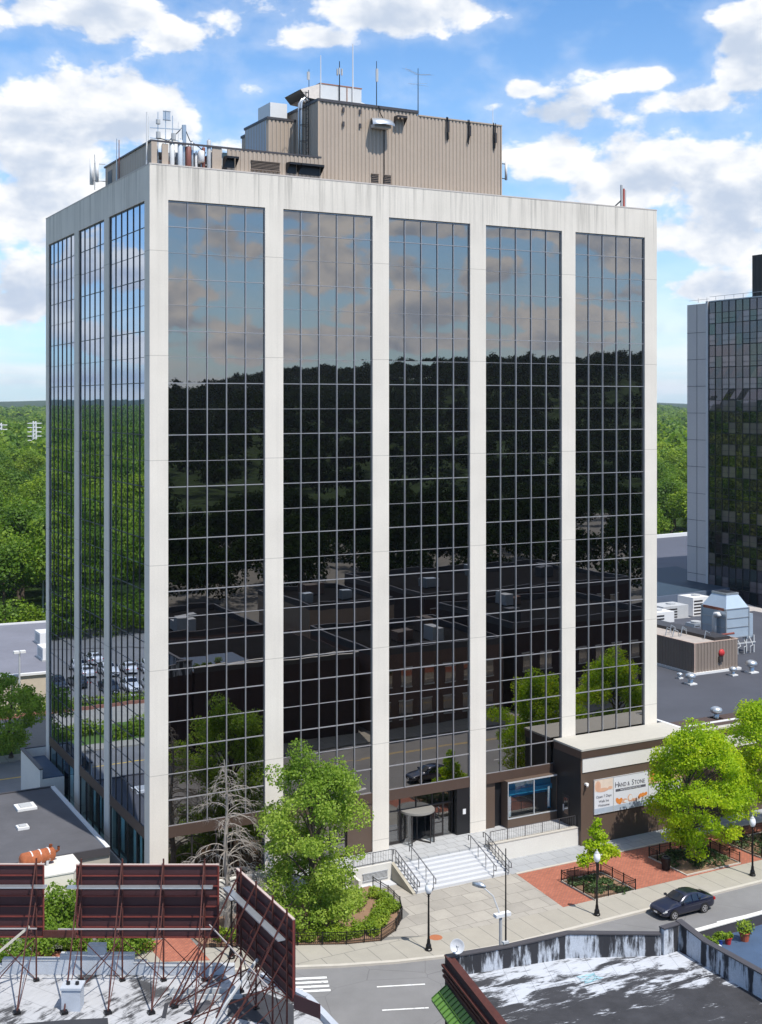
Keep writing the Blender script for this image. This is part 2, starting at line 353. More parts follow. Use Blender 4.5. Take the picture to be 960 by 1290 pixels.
if HAZE:
    m,g2=newmat('thin summer haze'); g2('OutputMaterial',{'Volume':g2('VolumePrincipled',{'Color':(.74,.84,.97,1),'Density':.00006,'Anisotropy':.2})})
    MB().box(-9800,-9800,-8,9800,9800,200).build('haze',m,kind='stuff',label='thin bluish summer haze over the far woods')

# ------------------------------------------------------------------ ground
def hill(x,y):
    r=math.hypot(x,y); a=math.degrees(math.atan2(x,y))      # 0=+Y
    h=0.
    # far blue ridge all round
    k=min(max((r-3600)/2600,0),1); h+=k*k*(3-2*k)*(40+7*math.sin(a*.11)+13*math.sin(a*.37+1)+2*math.sin(a*1.3))
    k=min(max((r-700)/900,0),1); h+=k*k*(3-2*k)*(2+3*math.sin(a*.2+r*.002))
    # wooded hill to the south
    s=min(max((-y-230)/480,0),1); s=s*s*(3-2*s)
    h+=s*max(0,(36+16*math.tanh((x-330)/150)+7*math.sin(x*.012+.5)+4*math.sin(x*.03))) * (1 if r<2500 else max(0,1-(r-2500)/2500))
    return h
rings=[0,30,60,100,150,200,240,280,320,370,430,500,580,680,800,950,1150,1400,1700,2100,2700,3400,4200,5000,5800,6600,7500,8500,9600]
NA=180; gv=[(0,0,-.2)]; gf=[]
for r in rings[1:]:
    for k in range(NA):
        a=2*math.pi*k/NA; x,y=r*math.sin(a),r*math.cos(a); gv.append((x,y,hill(x,y)-.2))
for k in range(NA): gf.append((0,1+(k+1)%NA,1+k))
for i in range(len(rings)-2):
    for k in range(NA):
        a=1+i*NA+k; b=1+i*NA+(k+1)%NA; gf.append((a,b,b+NA,a+NA))
m,g2=newmat('wooded ground'); tc=g2('TexCoord').outputs['Object']
n=g2('TexNoise',{'Vector':tc,'Scale':.02,'Detail':8.,'Roughness':.7}).outputs[0]; n2=g2('TexNoise',{'Vector':tc,'Scale':.25,'Detail':6.}).outputs[0]
c=g2.mix(g2.ramp(n2,.35,.65),(.012,.026,.007),(.030,.058,.012)); c=g2.mix(g2.ramp(n,.35,.65,.0,.6),c,(.035,.06,.015))
out(g2,pbsdf(g2,c,.95,0,g2('Bump',{'Height':n2,'Strength':1.,'Distance':4.}).outputs[0],.1))
mb=MB(); mb.add(gv,gf); mb.build('ground',m,kind='structure',smooth=True)
m_lawn=M('grass',(.085,.15,.03),.95,nz=.3,ns=.6)
m_mulch=M('brown mulch',(.23,.14,.09),.95,nz=.3,ns=1.2,fine=.3)
m_lotground=M('gravel lot',(.17,.165,.155),.9,nz=.25,ns=.2)
# town floor: one asphalt/gravel sheet around the blocks
MB().sheet([(-120,-235),(230,-235),(260,105),(30,105),(-70,112),(-120,60)],-.17).build('town_ground',m_lotground,kind='structure')
KERB=[(-60,26),(-40,13.5),(-25,5),(-15,-1.2),(-8,-5.4),(-4,-7.8),(-1,-9.46),(1.6,-10.85),(5.2,-12.35),(7.7,-13.45),(11.1,-14.65),(14.1,-15.4),(19,-15.9),(24,-15.85),(31,-15.75),(41,-15.65),(60,-15.6),(200,-15.6)]
def offs(pl,d):
    o=[]
    for i,p in enumerate(pl):
        a=Vector(pl[max(i-1,0)]); b=Vector(pl[min(i+1,len(pl)-1)]); t=(b-a).normalized(); o.append((p[0]-t.y*d,p[1]+t.x*d))
    return o
def strip(mb,a,b,z):
    n=len(a); mb.add([(p[0],p[1],z) for p in a]+[(p[0],p[1],z) for p in b],[(i,i+1,n+i+1,n+i) for i in range(n-1)])
mb=MB(); strip(mb,offs(KERB,-15.5),offs(KERB,.1),-.13); mb.build('road',m_asph,kind='structure')
# near sidewalk on the south side of the street
mb=MB(); near=offs(KERB,-14.5); far=offs(KERB,-18.5)
n=len(near)
for i in range(n-1):
    mb.prism([far[i],far[i+1],near[i+1],near[i]],-.16,0)
mb.build('pavement_south',m_walk,kind='structure')
mb=MB(); k0=KERB; k1=offs(KERB,.28)
for i in range(len(k0)-1): mb.prism([k0[i],k0[i+1],k1[i+1],k1[i]],-.16,.004)
mb.build('kerb',m_kerb,kind='structure')
k2=offs(KERB,3.2); ip=[i for i,p in enumerate(KERB) if p[0]>=24]
mb=MB()
for i in range(len(KERB)-1):
    mb.prism([k1[i],k1[i+1],k2[i+1],k2[i]],-.16,0)
mb.build('pavement',m_walk,kind='structure')
# slab plaza in front of the steps (sits 4 mm over the base slab)
base=[(p[0],p[1]) for p in k2 if -16<p[0]<70]
mb=MB(); mb.prism(base+[(70,30),(-2,30),(-16,10)],-.168,-.012); mb.build('block_base',m_lotground,kind='structure')
pl=[p for p in k2 if 12.5<p[0]<25.5]
mb=MB(); mb.sheet([(12.0,-11.0)]+pl+[(25.3,-12.68),(25.93,-6.1),(27.2,-6.1),(27.2,-5.2),(17.4,-5.2),(17.4,-3),(14.2,-3),(14.2,-3.8),(15.9,-4.1),(15.4,-8.7)],.004).build('plaza',m_slab,kind='structure')
mb=MB(); mb.sheet([(25.93,-6.15),(25.3,-12.66)]+[(p[0],p[1]) for p in k2 if 25.5<p[0]<70]+[(70,-6.15)],.006).build('brick_paving',m_brickpave,kind='structure')
mb=MB(); mb.prism([(25.9,-6.15),(70,-6.15),(70,-5.95),(25.9,-5.95)],-.01,.05); mb.build('paving_edge',m_kerb,kind='structure')
mb=MB(); mb.sheet([(25.6,-5.95),(70,-5.95),(70,-3.3),(25.6,-3.1)],.005).build('walkway',m_greywalk,kind='structure')
# left end: mulch bed, brick patch, grass
BED=[(15.3,-3.2),(15.45,-5.5),(15.2,-7.6),(14.5,-9.1),(13.2,-10.6),(11.7,-11.5),(9.5,-10.9),(6.7,-9.55),(3.2,-7.9),(1.3,-7.0),(1.0,-3.2)]
MB().prism(BED[::-1],-.02,.10).build('planting_bed',m_mulch,kind='structure')
mb=MB(); mb.sheet([(-1.7,-7.8),(1.0,-9.0),(1.0,-4.6),(-1.8,-4.6)],.008).build('brick_patch',m_brickpave,kind='structure')
mb=MB(); mb.sheet([(-8.9,-4.6),(-1.8,-4.6),(-1.7,-5.3),(-1.7,-6.0),(-9.0,-2.2)][::1],.008); mb.build('brick_patch_west',m_brickpave,kind='structure')
# painted marks
def mark(name,pts,mat,z=-.124): MB().sheet(pts,z).build(name,mat,kind='structure')
def dash(x0,y0,x1,y1,w=.13,mat=None):
    a=Vector((x0,y0));b=Vector((x1,y1));t=(b-a).normalized();q=Vector((-t.y,t.x))*w/2
    mark('lane_dash',[tuple(a-q),tuple(b-q),tuple(b+q),tuple(a+q)],mat or m_line)
dash(8.6,-16.8,11.3,-17.85); dash(7.5,-19.5,10.0,-20.5); dash(33.1,-19.3,36.0,-19.4,.16)
for i in range(8): dash(41+i*8,-19.45,44+i*8,-19.45,.16)
dash(2.5,-14.0,4.6,-15.0)
for i in range(4):   # zebra by the corner
    o=i*.62; dash(4.6-.28*o,-13.5-.85*o,6.5-.28*o,-14.28-.85*o,.26)
mark('stop_line',[(22.8,-16.6),(25.9,-17.1),(26.0,-17.6),(22.8,-17.2)],m_line)
dash(17,-25.2,30,-26.0,.10,m_yellow); dash(30,-26.0,160,-26.0,.10,m_yellow); dash(30,-26.3,160,-26.3,.10,m_yellow)
o=MB().lathe([(0,.012),(.40,.012),(.44,.006)],(15.08,-12.74,0),20).build('manhole_cover',M('rusted manhole iron',(.36,.13,.06),.8,nz=.3,ns=6),loc=(15.08,-12.74,0))
tag(o,'round rusty orange manhole cover set in the pale plaza slabs','manhole cover')
# rear street (seen mirrored in the west side) and its verges
mb=MB(); mb.sheet([(-120,30.5),(200,30.5),(200,41.5),(-120,41.5)],-.14).build('rear_road',m_asph,kind='structure')
mb=MB(); mb.sheet([(-120,36.0),(200,36.0),(200,36.25),(-120,36.25)],-.132).build('rear_lane_line',m_yellow,kind='structure')
mb=MB(); mb.prism([(-120,41.5),(200,41.5),(200,43.6),(-120,43.6)],-.17,0).build('rear_pavement',m_walk,kind='structure')
mb=MB(); mb.sheet([(-120,43.6),(2,43.6),(2,51),(-120,51)],-.05).build('verge',m_lawn,kind='structure')
mb=MB(); mb.sheet([(-120,51),(2,51),(2,59),(-120,59)],-.12).build('rear_footway',m_walk,kind='structure')
mb=MB(); mb.sheet([(-120,59),(0,59),(0,62),(-120,62)],-.05).build('verge_far',m_lawn,kind='structure')
mb=MB(); mb.sheet([(-120,62),(1.5,62),(1.5,101),(-60,110),(-120,60)],-.12).build('car_park',m_asph,kind='structure')
for i in range(14): mark('bay_line',[(-45+i*2.7,63),(-44.88+i*2.7,63),(-44.88+i*2.7,68),(-45+i*2.7,68)],m_line,-.114)
# ------------------------------------------------------------------ the office tower
L,D,ZT,ZR,ZB=44.4,29.6,48.6,50.95,5.55
tower=T('office_tower','twelve storey office tower with bronze mirror glass bays between tall pale concrete piers','office tower',(22,15,0))
FB=[(1.32,8.51,5),(9.92,17.18,5),(18.56,25.75,5),(27.2,34.52,5),(35.87,43.1,5)]
SB=[(1.15,9.85,6),(11.13,18.5,5),(19.87,28.6,6)]
sh=MB()
def pier(e0,e1,zb,zt,side):
    dd=.55
    if side=='S': sh.box(e0,0,zb,e1,dd,zt)
    if side=='N': sh.box(e0,D-dd,zb,e1,D,zt)
    if side=='W': sh.box(0,e0,zb,dd,e1,zt)
    if side=='E': sh.box(L-dd,e0,zb,L,e1,zt)
for (x,y) in ((0,0),(L-1.3,0),(0,D-1.0),(L-1.3,D-1.0)): sh.box(x,y,-.1,x+(1.32 if x==0 else 1.3),y+(1.15 if y==0 else 1.0),ZT)
for side,B,LL in (('S',FB,L),('N',FB,L),('W',SB,D),('E',SB,D)):
    for a,b in zip(B[:-1],B[1:]): pier(a[1],b[0],0 if side in 'SW' else -.1,ZT,side)
sh.box(0,0,ZT,L,.55,ZR); sh.box(0,D-.55,ZT,L,D,ZR); sh.box(0,.55,ZT,.55,D-.55,ZR); sh.box(L-.55,.55,ZT,L,D-.55,ZR)
sh.build('concrete_frame',m_conc,tower)
mb=MB(); cw=.62
for (a,b,c,d_) in ((-.02,-.02,L+.02,cw),(-.02,D-cw,L+.02,D+.02),(-.02,cw,cw,D-cw),(L-cw,cw,L+.02,D-cw)): mb.box(a,b,ZR,c,d_,ZR+.09)
mb.build('roof_coping',M('coping',(.52,.47,.43),.7),tower)
MB().box(.55,.55,50.0,L-.55,D-.55,50.2).build('roof_deck',m_membrane,tower)
ROWS=24; PZ=(ZT-ZB)/ROWS
def bay(side,e0,e1,n,zb,zt=ZT,seed=0,mull=None,split=True):
    """one glazed bay, floor by floor: each storey's window is a part (slightly pillowed panes), its mullions a sub-part"""
    rr=random.Random(seed); depth,pr=(.20,.075) if side in 'SN' else (.13,.035)
    def W(e,d,z):
        return {'S':(e,d,z),'N':(e,D-d,z),'W':(d,e,z),'E':(L-d,e,z)}[side]
    K=6; wv=(e1-e0)/n; t=.055; tt=t*1.1
    zs=[zt-PZ*i for i in range(ROWS+1) if zt-PZ*i>zb+.3]+[zb]
    colp=[rr.uniform(.5,1.3) for _ in range(n)]; groups=[list(range(j,min(j+2,len(zs)-1))) for j in range(0,len(zs)-1,2)] if split else [list(range(len(zs)-1))]
    for js in groups:
        gm=MB()
        for j in js:
            for i in range(n):
                x0,x1=e0+i*wv,e0+(i+1)*wv; z1,z0=zs[j],zs[j+1]
                a=(.0017 if side in 'SN' else .0022)*wv/4*rr.uniform(.6,1.5)*colp[i]; ah=.0016*(z1-z0)/4*rr.uniform(.4,1.3); tx=rr.gauss(0,.0009); tz=rr.gauss(0,.0007)
                ph=rr.uniform(0,6.28); vs=[]
                for q in range(K+1):
                    for p_ in range(K+1):
                        u_=p_/K*2-1; v_=q/K*2-1
                        dd=depth-.004+a*(u_*u_-1)+ah*(v_*v_-1)+tx*u_*wv/2+tz*v_*(z1-z0)/2+.00016*math.sin(ph+v_*4+u_*2)
                        vs.append(W(x0+(x1-x0)*p_/K,dd,z0+(z1-z0)*q/K))
                gm.add(vs,[(q*(K+1)+p_,q*(K+1)+p_+1,(q+1)*(K+1)+p_+1,(q+1)*(K+1)+p_) for q in range(K) for p_ in range(K)])
        go=gm.build('storey_window' if split else 'window_bay',m_glass,tower,smooth=True)
        mm=MB(); zhi,zlo=zs[js[0]],zs[js[-1]+1]
        for i in range(n+1):
            e=e0+i*wv; mm.box(*W(max(e-tt/2,e0),depth-pr-.02,zlo),*W(min(e+tt/2,e1),depth+.02,zhi))
        for z in [zs[j] for j in js]+([zlo] if js[-1]==len(zs)-2 else []):
            for i in range(n):
                mm.box(*W(e0+i*wv+tt/2,depth-pr,max(z-t/2,zb) if z>zlo+.01 or z==zs[-1] else z),*W(e0+(i+1)*wv-tt/2,depth+.015,min(z+t/2,zhi)))
        if js[0]==0: mm.box(*W(e0+.001,depth-pr+.01,zt-.13),*W(e1-.001,depth+.01,zt-.05))
        mm.build('mullion_grid',mull or m_mull,go)
for i,(a,b,n) in enumerate(FB):
    bay('S',a,b,n,7.08 if i==4 else ZB,seed=i); bay('N',a,b,n,ZB,seed=20+i,split=False)
m_mullw=M('mullion with painted shade',(.045,.045,.05),.45,.3)  # darker copy of the mullion colour, with the side faces' shade painted in
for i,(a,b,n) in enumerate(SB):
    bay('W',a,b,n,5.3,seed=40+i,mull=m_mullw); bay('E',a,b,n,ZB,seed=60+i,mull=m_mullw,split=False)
# spandrel bands
mb=MB()
for i,(a,b,n) in enumerate(FB[:4]): mb.box(a,.06,4.78,b,.5,ZB)
for (a,b,n) in SB: mb.box(.06,a,4.55,.5,b,5.3)
for (a,b,n) in FB: mb.box(a,D-.5,0,b,D-.06,ZB)
for (a,b,n) in SB: mb.box(L-.5,a,0,L-.06,b,ZB)
mb.build('spandrel_band',m_bronze,tower)
# west side ground storey glazing, teal, with curtains behind
m_teal=newmat('teal ground storey glass'); m_teal,g_=m_teal
lw=g_('LayerWeight',{'Blend':.5}).outputs['Facing']
out(g_,g_('MixShader',{0:g_.ramp(lw,.2,.95,.08,.5),1:g_('BsdfTransparent',{'Color':(.62,.86,.88,1)}),2:g_('BsdfGlossy',{'Color':(.8,.9,.95,1),'Roughness':.004})}))
for (a,b,n) in SB:
    gm=MB(); n2=4
    gm.quad((.16,a,1.25),(.16,b,1.25),(.16,b,4.55),(.16,a,4.55)); go=gm.build('ground_storey_glazing',m_teal,tower)
    mm=MB()
    for i in range(n2+1):
        e=a+(b-a)*i/n2; mm.box(.10,max(a,e-.035),1.25,.22,min(b,e+.035),4.55)
    mm.box(.10,a,1.2,.2,b,1.26); mm.box(.1,a,4.47,.2,b,4.55); mm.build('mullion_grid',m_mull_dark,go)
    cm=MB(); rr=random.Random(int(a*10)); y=a+.1
    while y<b-.8:
        wd=rr.uniform(.3,1.3)
        if rr.random()<.65: 
            k=int(wd/.06)
            for q in range(k): cm.quad((.7+.04*(q%2),y+q*.06,1.3),(.7+.04*((q+1)%2),y+(q+1)*.06,1.3),(.7+.04*((q+1)%2),y+(q+1)*.06,4.3),(.7+.04*(q%2),y+q*.06,4.3))
        y+=wd+rr.uniform(.1,.7)
    cm.build('curtain',M('pale blue curtain',(.62,.72,.74),.8),go)
MB().box(2.2,.75,1.2,2.3,D-1,4.5).build('inner_wall',m_inside,tower)
MB().box(.56,.56,1.14,L-.56,D-.56,1.2).build('ground_floor',M('dim lobby floor',(.12,.12,.12),.4),tower)
mb=MB()
for (a,b,n) in SB: mb.box(.03,a,-.1,.55,b,1.2)
for (a,b,n) in FB[:2]: mb.box(a,.03,-.1,b,.55,1.2)
mb.build('base_wall',m_conc_plain,tower)
# bays one and two: dark shop glazing below the band
for i in (0,1):
    a,b,n=FB[i]; split=b if i==0 else b-2.1
    gm=MB(); gm.quad((a,.30,1.2),(split,.30,1.2),(split,.30,4.78),(a,.30,4.78)); go=gm.build('ground_storey_glazing',m_glass,tower)
    mm=MB()
    for k in range(5):
        e=a+(split-a)*k/4; mm.box(max(a,e-.04),.22,1.2,min(split,e+.04),.34,4.78)
    mm.build('mullion_grid',m_mull_dark,go)
    if i==1: MB().box(split+.05,.12,1.2,b,.5,4.78).build('wall_panel',m_bronze2,tower)
# bay three: entrance recess
a,b,n=FB[2]; RY=.75
mb=MB(); mb.box(a,.5,4.70,b,RY+.3,4.78); mb.box(b-.0,.56,1.2,b+.1,RY+.2,4.7); mb.build('entrance_reveal',m_black,tower)
MB().box(b-1.15,.10,1.2,b-.0,.45,4.78).build('entrance_side_panel',m_black,tower,label='black panel right of the entrance doors')
o=MB().box(b-.62,.075,2.75,b-.35,.098,3.15).build('notice_plate',m_white,tower)
gm=MB()
gx=[a,a+1.55,a+2.1]; 
GE=clear_glass_mat('entrance glass',(.30,.31,.33),.16)
gm.quad((a,RY,1.2),(a+1.35,RY,1.2),(a+1.35,RY,4.7),(a,RY,4.7)); gm.quad((a+4.15,RY,1.2),(b-1.15,RY,1.2),(b-1.15,RY,4.7),(a+4.15,RY,4.7)); gm.quad((a+1.35,RY,3.7),(a+4.15,RY,3.7),(a+4.15,RY,4.7),(a+1.35,RY,4.7))
go=gm.build('entrance_glazing',GE,tower)
mm=MB()
for e in (a+.04,a+1.33,a+2.75,a+4.17,a+5.15,b-1.2): 
    mm.box(e-.04,RY-.06,1.2 if not (a+2<e<a+4) else 3.7,e+.04,RY+.05,4.7)
for z in (3.68,4.66): mm.box(a,RY-.05,z-.045,b-1.15,RY+.04,z+.045)
for (e0,e1) in ((a+.1,a+1.25),(a+4.25,a+5.1)): mm.box(e0,RY-.05,1.2,e1,RY+.04,1.38); mm.box(e0,RY-.05,2.2,e1,RY+.04,2.26)
mm.build('door_frame',m_mull_dark,go)
# lobby behind
mb=MB(); mb.box(a,4.2,1.2,b,4.3,4.7); mb.box(a-.1,RY+.2,1.2,a,4.2,4.7); mb.build('lobby_wall',M('lobby wall',(.09,.08,.07),.6),tower)
# revolving door
rd=MB(); cx,cy=a+2.75,RY-.15
rd.lathe([(0,3.66),(1.36,3.66),(1.38,3.52),(1.3,3.46),(0,3.46)],(cx,cy,0),28); ro=rd.build('revolving_door',M('dull canopy',(.22,.21,.19),.6),tower,label='pale curved canopy of the revolving door')
mm=MB()
for an in (math.pi*.95,math.pi*1.25,math.pi*1.75,math.pi*2.05): 
    x,y=cx+1.36*math.cos(an),cy+1.36*math.sin(an); mm.bar((x,y,1.2),(x,y,3.5),.08)
mm.bar((cx,cy,1.2),(cx,cy,3.5),.09)
for k in range(4):
    an=.5+k*math.pi/2; x,y=cx+1.22*math.cos(an),cy+1.22*math.sin(an)
    mm.bar((cx,cy,1.26),(x,y,1.26),.05,.12); mm.bar((cx,cy,3.42),(x,y,3.42),.05,.09); mm.bar((x,y,1.2),(x,y,3.46),.06)
mm.build('door_wing',m_mull_dark,ro)
m_dg=clear_glass_mat('door glass',(.6,.65,.68),.12)
for q0,q1 in ((.95,1.25),(1.75,2.05)): cg=MB(); cg.lathe([(1.36,1.22),(1.36,3.5)],(cx,cy,0),8,math.pi*q0,math.pi*q1); cg.build('curved_glass',m_dg,ro,smooth=True)
# bay four: brown panel, black reveal, projecting shop window
a,b,n=FB[3]
MB().box(a,.25,1.2,a+1.0,.5,4.78).build('wall_panel',m_bronze2,tower)
MB().box(a+1.0,.45,1.2,b,.9,4.78).build('shop_reveal',m_black,tower)
wx0,wx1,wy=28.92,33.66,-.5
sw=MB(); sw.box(wx0,wy,1.2,wx1,.45,1.93); sw.box(wx0,wy,4.78,wx1,.45,4.86); sw.box(wx0,wy,1.93,wx0+.05,.45,4.78); sw.box(wx1-.05,wy,1.93,wx1,.45,4.78)
sb=sw.build('shop_window',m_bronze2,tower,label='brown box frame of the projecting shop window')
MB().quad((wx0+.05,wy+.05,1.93),(wx1-.05,wy+.05,1.93),(wx1-.05,wy+.05,4.78),(wx0+.05,wy+.05,4.78)).build('pane',clear_glass_mat('shop glass',(.80,.9,.95),.05),sb)
mm=MB(); mm.box(31.4,wy,1.93,31.47,wy+.08,4.78); mm.box(wx0,wy-.015,4.72,wx1,wy+.06,4.84); mm.box(wx0,wy-.015,1.9,wx1,wy+.06,1.97); mm.box(wx0,wy-.012,1.97,wx0+.06,wy+.06,4.72); mm.build('frame',m_grey,sb)
mb=MB(); mb.box(wx0+.06,.30,1.93,wx1-.06,.34,4.78); mb.box(wx0+.06,.1,3.55,wx1-.06,.28,3.95); mb.build('reflection_panel',M('teal shop backdrop',(.03,.26,.42),.5),sb)  # teal colour paints the blue reflection of the shop glass
MB().box(29.5,-.15,1.95,32.95,-.10,3.45).build('display_board',m_black,sb)
mb=MB()
for k in range(14): 
    mb.box(29.32,-.17,2.0+k*.115,29.44,-.13,2.07+k*.115); mb.box(33.0,-.17,2.25+k*.115,33.12,-.13,2.32+k*.115)
mb.box(29.27,-.16,1.97,29.33,-.12,3.55); mb.box(33.12,-.16,2.2,33.18,-.12,3.85)
mb.build('toothed_strip',m_white,sb)
# ------------------------------------------------------------------ roof plant room and screens (ribbed sheet metal)
def ribs(mb,p,q,z0,z1,pitch=.32,dep=.06,flip=1):
    """trapezoid ribbed sheet from p to q (plan), outside on the right-hand side of p->q; z1 may be (za,zb)"""
    p=Vector((p[0],p[1],0)); q=Vector((q[0],q[1],0)); t=(q-p); Ln=t.length; t.normalize(); nrm=Vector((t.y,-t.x,0))
    n=max(1,int(round(Ln/pitch))); pw=Ln/n; prof=[]
    for i in range(n): prof+= [(i*pw,0),(i*pw+pw*.18,dep),(i*pw+pw*.62,dep),(i*pw+pw*.80,0)]
    prof.append((Ln,0)); za,zb=z1 if hasattr(z1,'__len__') else (z1,z1)
    vs=[];
    for s_,d_ in prof:
        c=p+t*s_+nrm*d_; vs.append((c.x,c.y,z0)); vs.append((c.x,c.y,za+(zb-za)*s_/Ln))
    mb.add(vs,[(2*i,2*i+2,2*i+3,2*i+1) for i in range(len(prof)-1)])
def ribbox(x0,y0,x1,y1,z0,z1,name,mat,parent,top=None,**k):
    mb=MB(); ribs(mb,(x0,y0),(x1,y0),z0,z1); ribs(mb,(x1,y0),(x1,y1),z0,z1); ribs(mb,(x1,y1),(x0,y1),z0,z1); ribs(mb,(x0,y1),(x0,y0),z0,z1)
    mb.sheet([(x0,y0),(x1,y0),(x1,y1),(x0,y1)],z1-.05)
    return mb.build(name,mat,parent,**k)
Z0=50.2
ph=ribbox(13.2,1.0,21.55,16,Z0,57.0,'plant_room',m_sid,tower)
ph2=ribbox(21.55,1.002,29.25,16,Z0,56.75,'plant_room',m_sid,tower)
mb=MB(); mb.box(13.08,.88,56.92,21.65,1.1,57.12); mb.box(13.08,1.1,56.92,13.3,16.1,57.12); mb.box(21.5,1.1,56.92,21.7,16.1,57.12); mb.build('roof_trim',m_trim,ph)
mb=MB(); mb.box(21.65,.90,56.72,29.33,1.06,56.82); mb.box(29.2,1.06,56.72,29.34,16,56.82); mb.build('roof_trim',m_sid,ph2)
mb=MB(); mb.box(13.12,.9,Z0,13.22,1.06,56.92); mb.build('corner_trim',M('pale tan corner trim',(.52,.40,.30),.6),ph)
mb=MB(); mb.box(29.22,.92,Z0,29.32,1.08,56.7); mb.build('corner_trim',m_sid,ph2)
def louvre(x0,z0,x1,z1,y,parent,n=5,dep=.12,name='louvre_vent'):
    mb=MB(); mb.box(x0,y+.02,z0,x1,y+.05,z1); o=mb.build(name,m_black,parent); sl=MB()
    for i in range(n):
        z=z0+(z1-z0)*(i+.5)/n; sl.quad((x0,y-dep*.5,z-.02),(x1,y-dep*.5,z-.02),(x1,y-dep*.2,z+.01),(x0,y-dep*.2,z+.01))
    sl.box(x0-.04,y-dep*.5-.01,z0-.04,x1+.04,y+.02,z0); sl.box(x0-.04,y-dep*.5-.01,z1,x1+.04,y+.02,z1+.04)
    sl.build('slats',m_sid2 if dep>.1 else m_grey,o); return o
louvre(17.55,51.25,18.15,51.9,.88,ph); louvre(18.62,51.25,19.22,51.9,.88,ph)
# dome hood and square hood on the front
mb=MB(); 
N_=14
for k in range(N_):
    pass
hv=[];hf=[]; HX0,HX1=17.25,19.15
for i in range(9):
    a_=math.pi*.5*i/8
    for k in range(13):
        u_=-1+2*k/12; wd=(HX1-HX0)/2*(.72+.28*math.sin(a_) ); hv.append(((HX0+HX1)/2+u_*wd, .94-1.15*math.sin(a_)*(1-.28*abs(u_)**3), 56.15-.62*(1-math.cos(a_))-.05*abs(u_)))
for i in range(8):
    for k in range(12): hf.append((i*13+k,i*13+k+1,(i+1)*13+k+1,(i+1)*13+k))
mb.add(hv,hf); mb.build('dome_hood',m_galv,ph,smooth=True)
MB().box(17.5,.30,55.35,18.9,.93,55.6).build('fan_housing',m_grey,ph)
mb=MB(); mb.add([(19.5,.93,55.75),(20.35,.93,55.75),(20.35,.93,56.45),(19.5,.93,56.45),(19.5,.35,56.28),(20.35,.35,56.28),(20.35,.35,56.45),(19.5,.35,56.45)],[(0,3,7,4),(1,5,6,2),(3,2,6,7),(4,7,6,5)]); mb.build('intake_hood',m_mull_dark,ph)
mb=MB(); mb.tube([(18.15,.86,57.1),(18.2,.80,56.6),(18.55,.82,56.1),(18.62,.88,55.7),(18.62,.88,51.0)],.035,6); mb.build('conduit',m_iron,ph)
for x,z0_,z1_ in ((24.2,55.0,56.8),(26.2,54.9,56.8),(28.6,54.6,56.8)):
    t_=T('cable_bundle',{24.2:'dark cable bundle hanging down the plant room wall, nearest the roof step',26.2:'middle dark cable bundle with an antenna hanging on the plant room wall',28.6:'thin dark cable bundle hanging beside the right corner of the plant room'}[x],'cable',(x,.9,z0_))
    mb=MB(); rr=random.Random(int(x*7))
    for k in range(3):
        xx=x+rr.uniform(-.12,.12); mb.tube([(xx,.90,z1_+.1),(xx+rr.uniform(-.05,.05),.84,(z0_+z1_)/2),(xx+rr.uniform(-.08,.08),.86,z0_+rr.uniform(0,.6))],.035,5)
    mb.build('cables',m_iron,t_)
    MB().box(x-.09,.70,z0_+.7,x+.09,.82,z0_+1.5).build('panel',m_mull_dark,t_)
for x in (15.1,16.5):
    for z in (56.3,55.25): MB().box(x,.84,z,x+.16,.93,z+.35).build('wall_bracket',m_trim,ph)
# annex behind, with ladder and pipes
an=ribbox(10.85,5,13.15,9.5,Z0,56.2,'plant_annex',m_sid,tower)
mb=MB(); mb.box(10.75,4.9,56.14,13.1,9.6,56.32); mb.build('roof_trim',m_trim,an)
MB().box(10.80,5.2,Z0,10.84,9.3,56.1).build('side_cladding',M('pale blue grey cladding',(.42,.50,.60),.5),an)
MB().box(11.3,5.6,56.32,12.7,8,57.6).build('white_housing',m_white,an)
mb=MB()
for xx,yy in ((12.95,3.5),(12.95,3.95)): mb.tube([(xx,yy,Z0),(xx,yy,57.3),(xx+.25,yy,57.7),(xx+.6,yy,57.5)],.09,8)
mb.build('duct_pipes',m_galv,ph,smooth=True)
mb=MB(); 
for yy in (2.35,2.8): mb.bar((13.0,yy,Z0),(13.0,yy,58),.05)
for k in range(24): mb.bar((13.0,2.35,Z0+.3+k*.32),(13.0,2.8,Z0+.3+k*.32),.03)
for z in (53,54.2,55.4,56.6,57.8):
    mb.tube([(13.0,2.35,z),(12.6,2.3,z),(12.4,2.57,z),(12.6,2.85,z),(13.0,2.8,z)],.02,4)
mb.build('cage_ladder',m_iron,ph)
# low front screen
SC=.35
scr=T('roof_screen','low tan ribbed screen wall along the left end of the tower roof','roof screen',(6.5,SC,Z0))
mb=MB(); ribs(mb,(5.75,SC),(13.15,SC),Z0,52.55); ribs(mb,(.3,11.8),(.3,SC),Z0,52.6,.6,.02); mb.box(4.65,SC,Z0,5.35,SC+.1,52.6)
mb.box(.22,SC-.05,Z0,.62,SC+.03,52.62); mb.box(1.0,SC,Z0,1.45,SC+.08,52.5)
so_=mb.build('siding',m_sid,scr)
mb=MB(); mb.box(.2,SC-.06,52.58,13.1,SC+.08,52.70); mb.box(.2,SC+.08,52.6,.36,11.9,52.72); mb.box(.3,4.0,52.45,13.1,4.12,52.65); mb.build('top_rail',m_trim,scr)
mb=MB(); mb.box(.6,2.6,Z0,13.1,2.7,52.3); mb.build('interior_shade_sheet',m_inside,scr)  # near-black sheet, painted shade of the interior behind the screen gaps
mb=MB(); ribs(mb,(.3,11.8),(.298,SC),Z0,52.58,.9,.01)
louvre(7.55,51.3,9.75,51.9,SC-.1,scr,6,.14)
mb=MB()
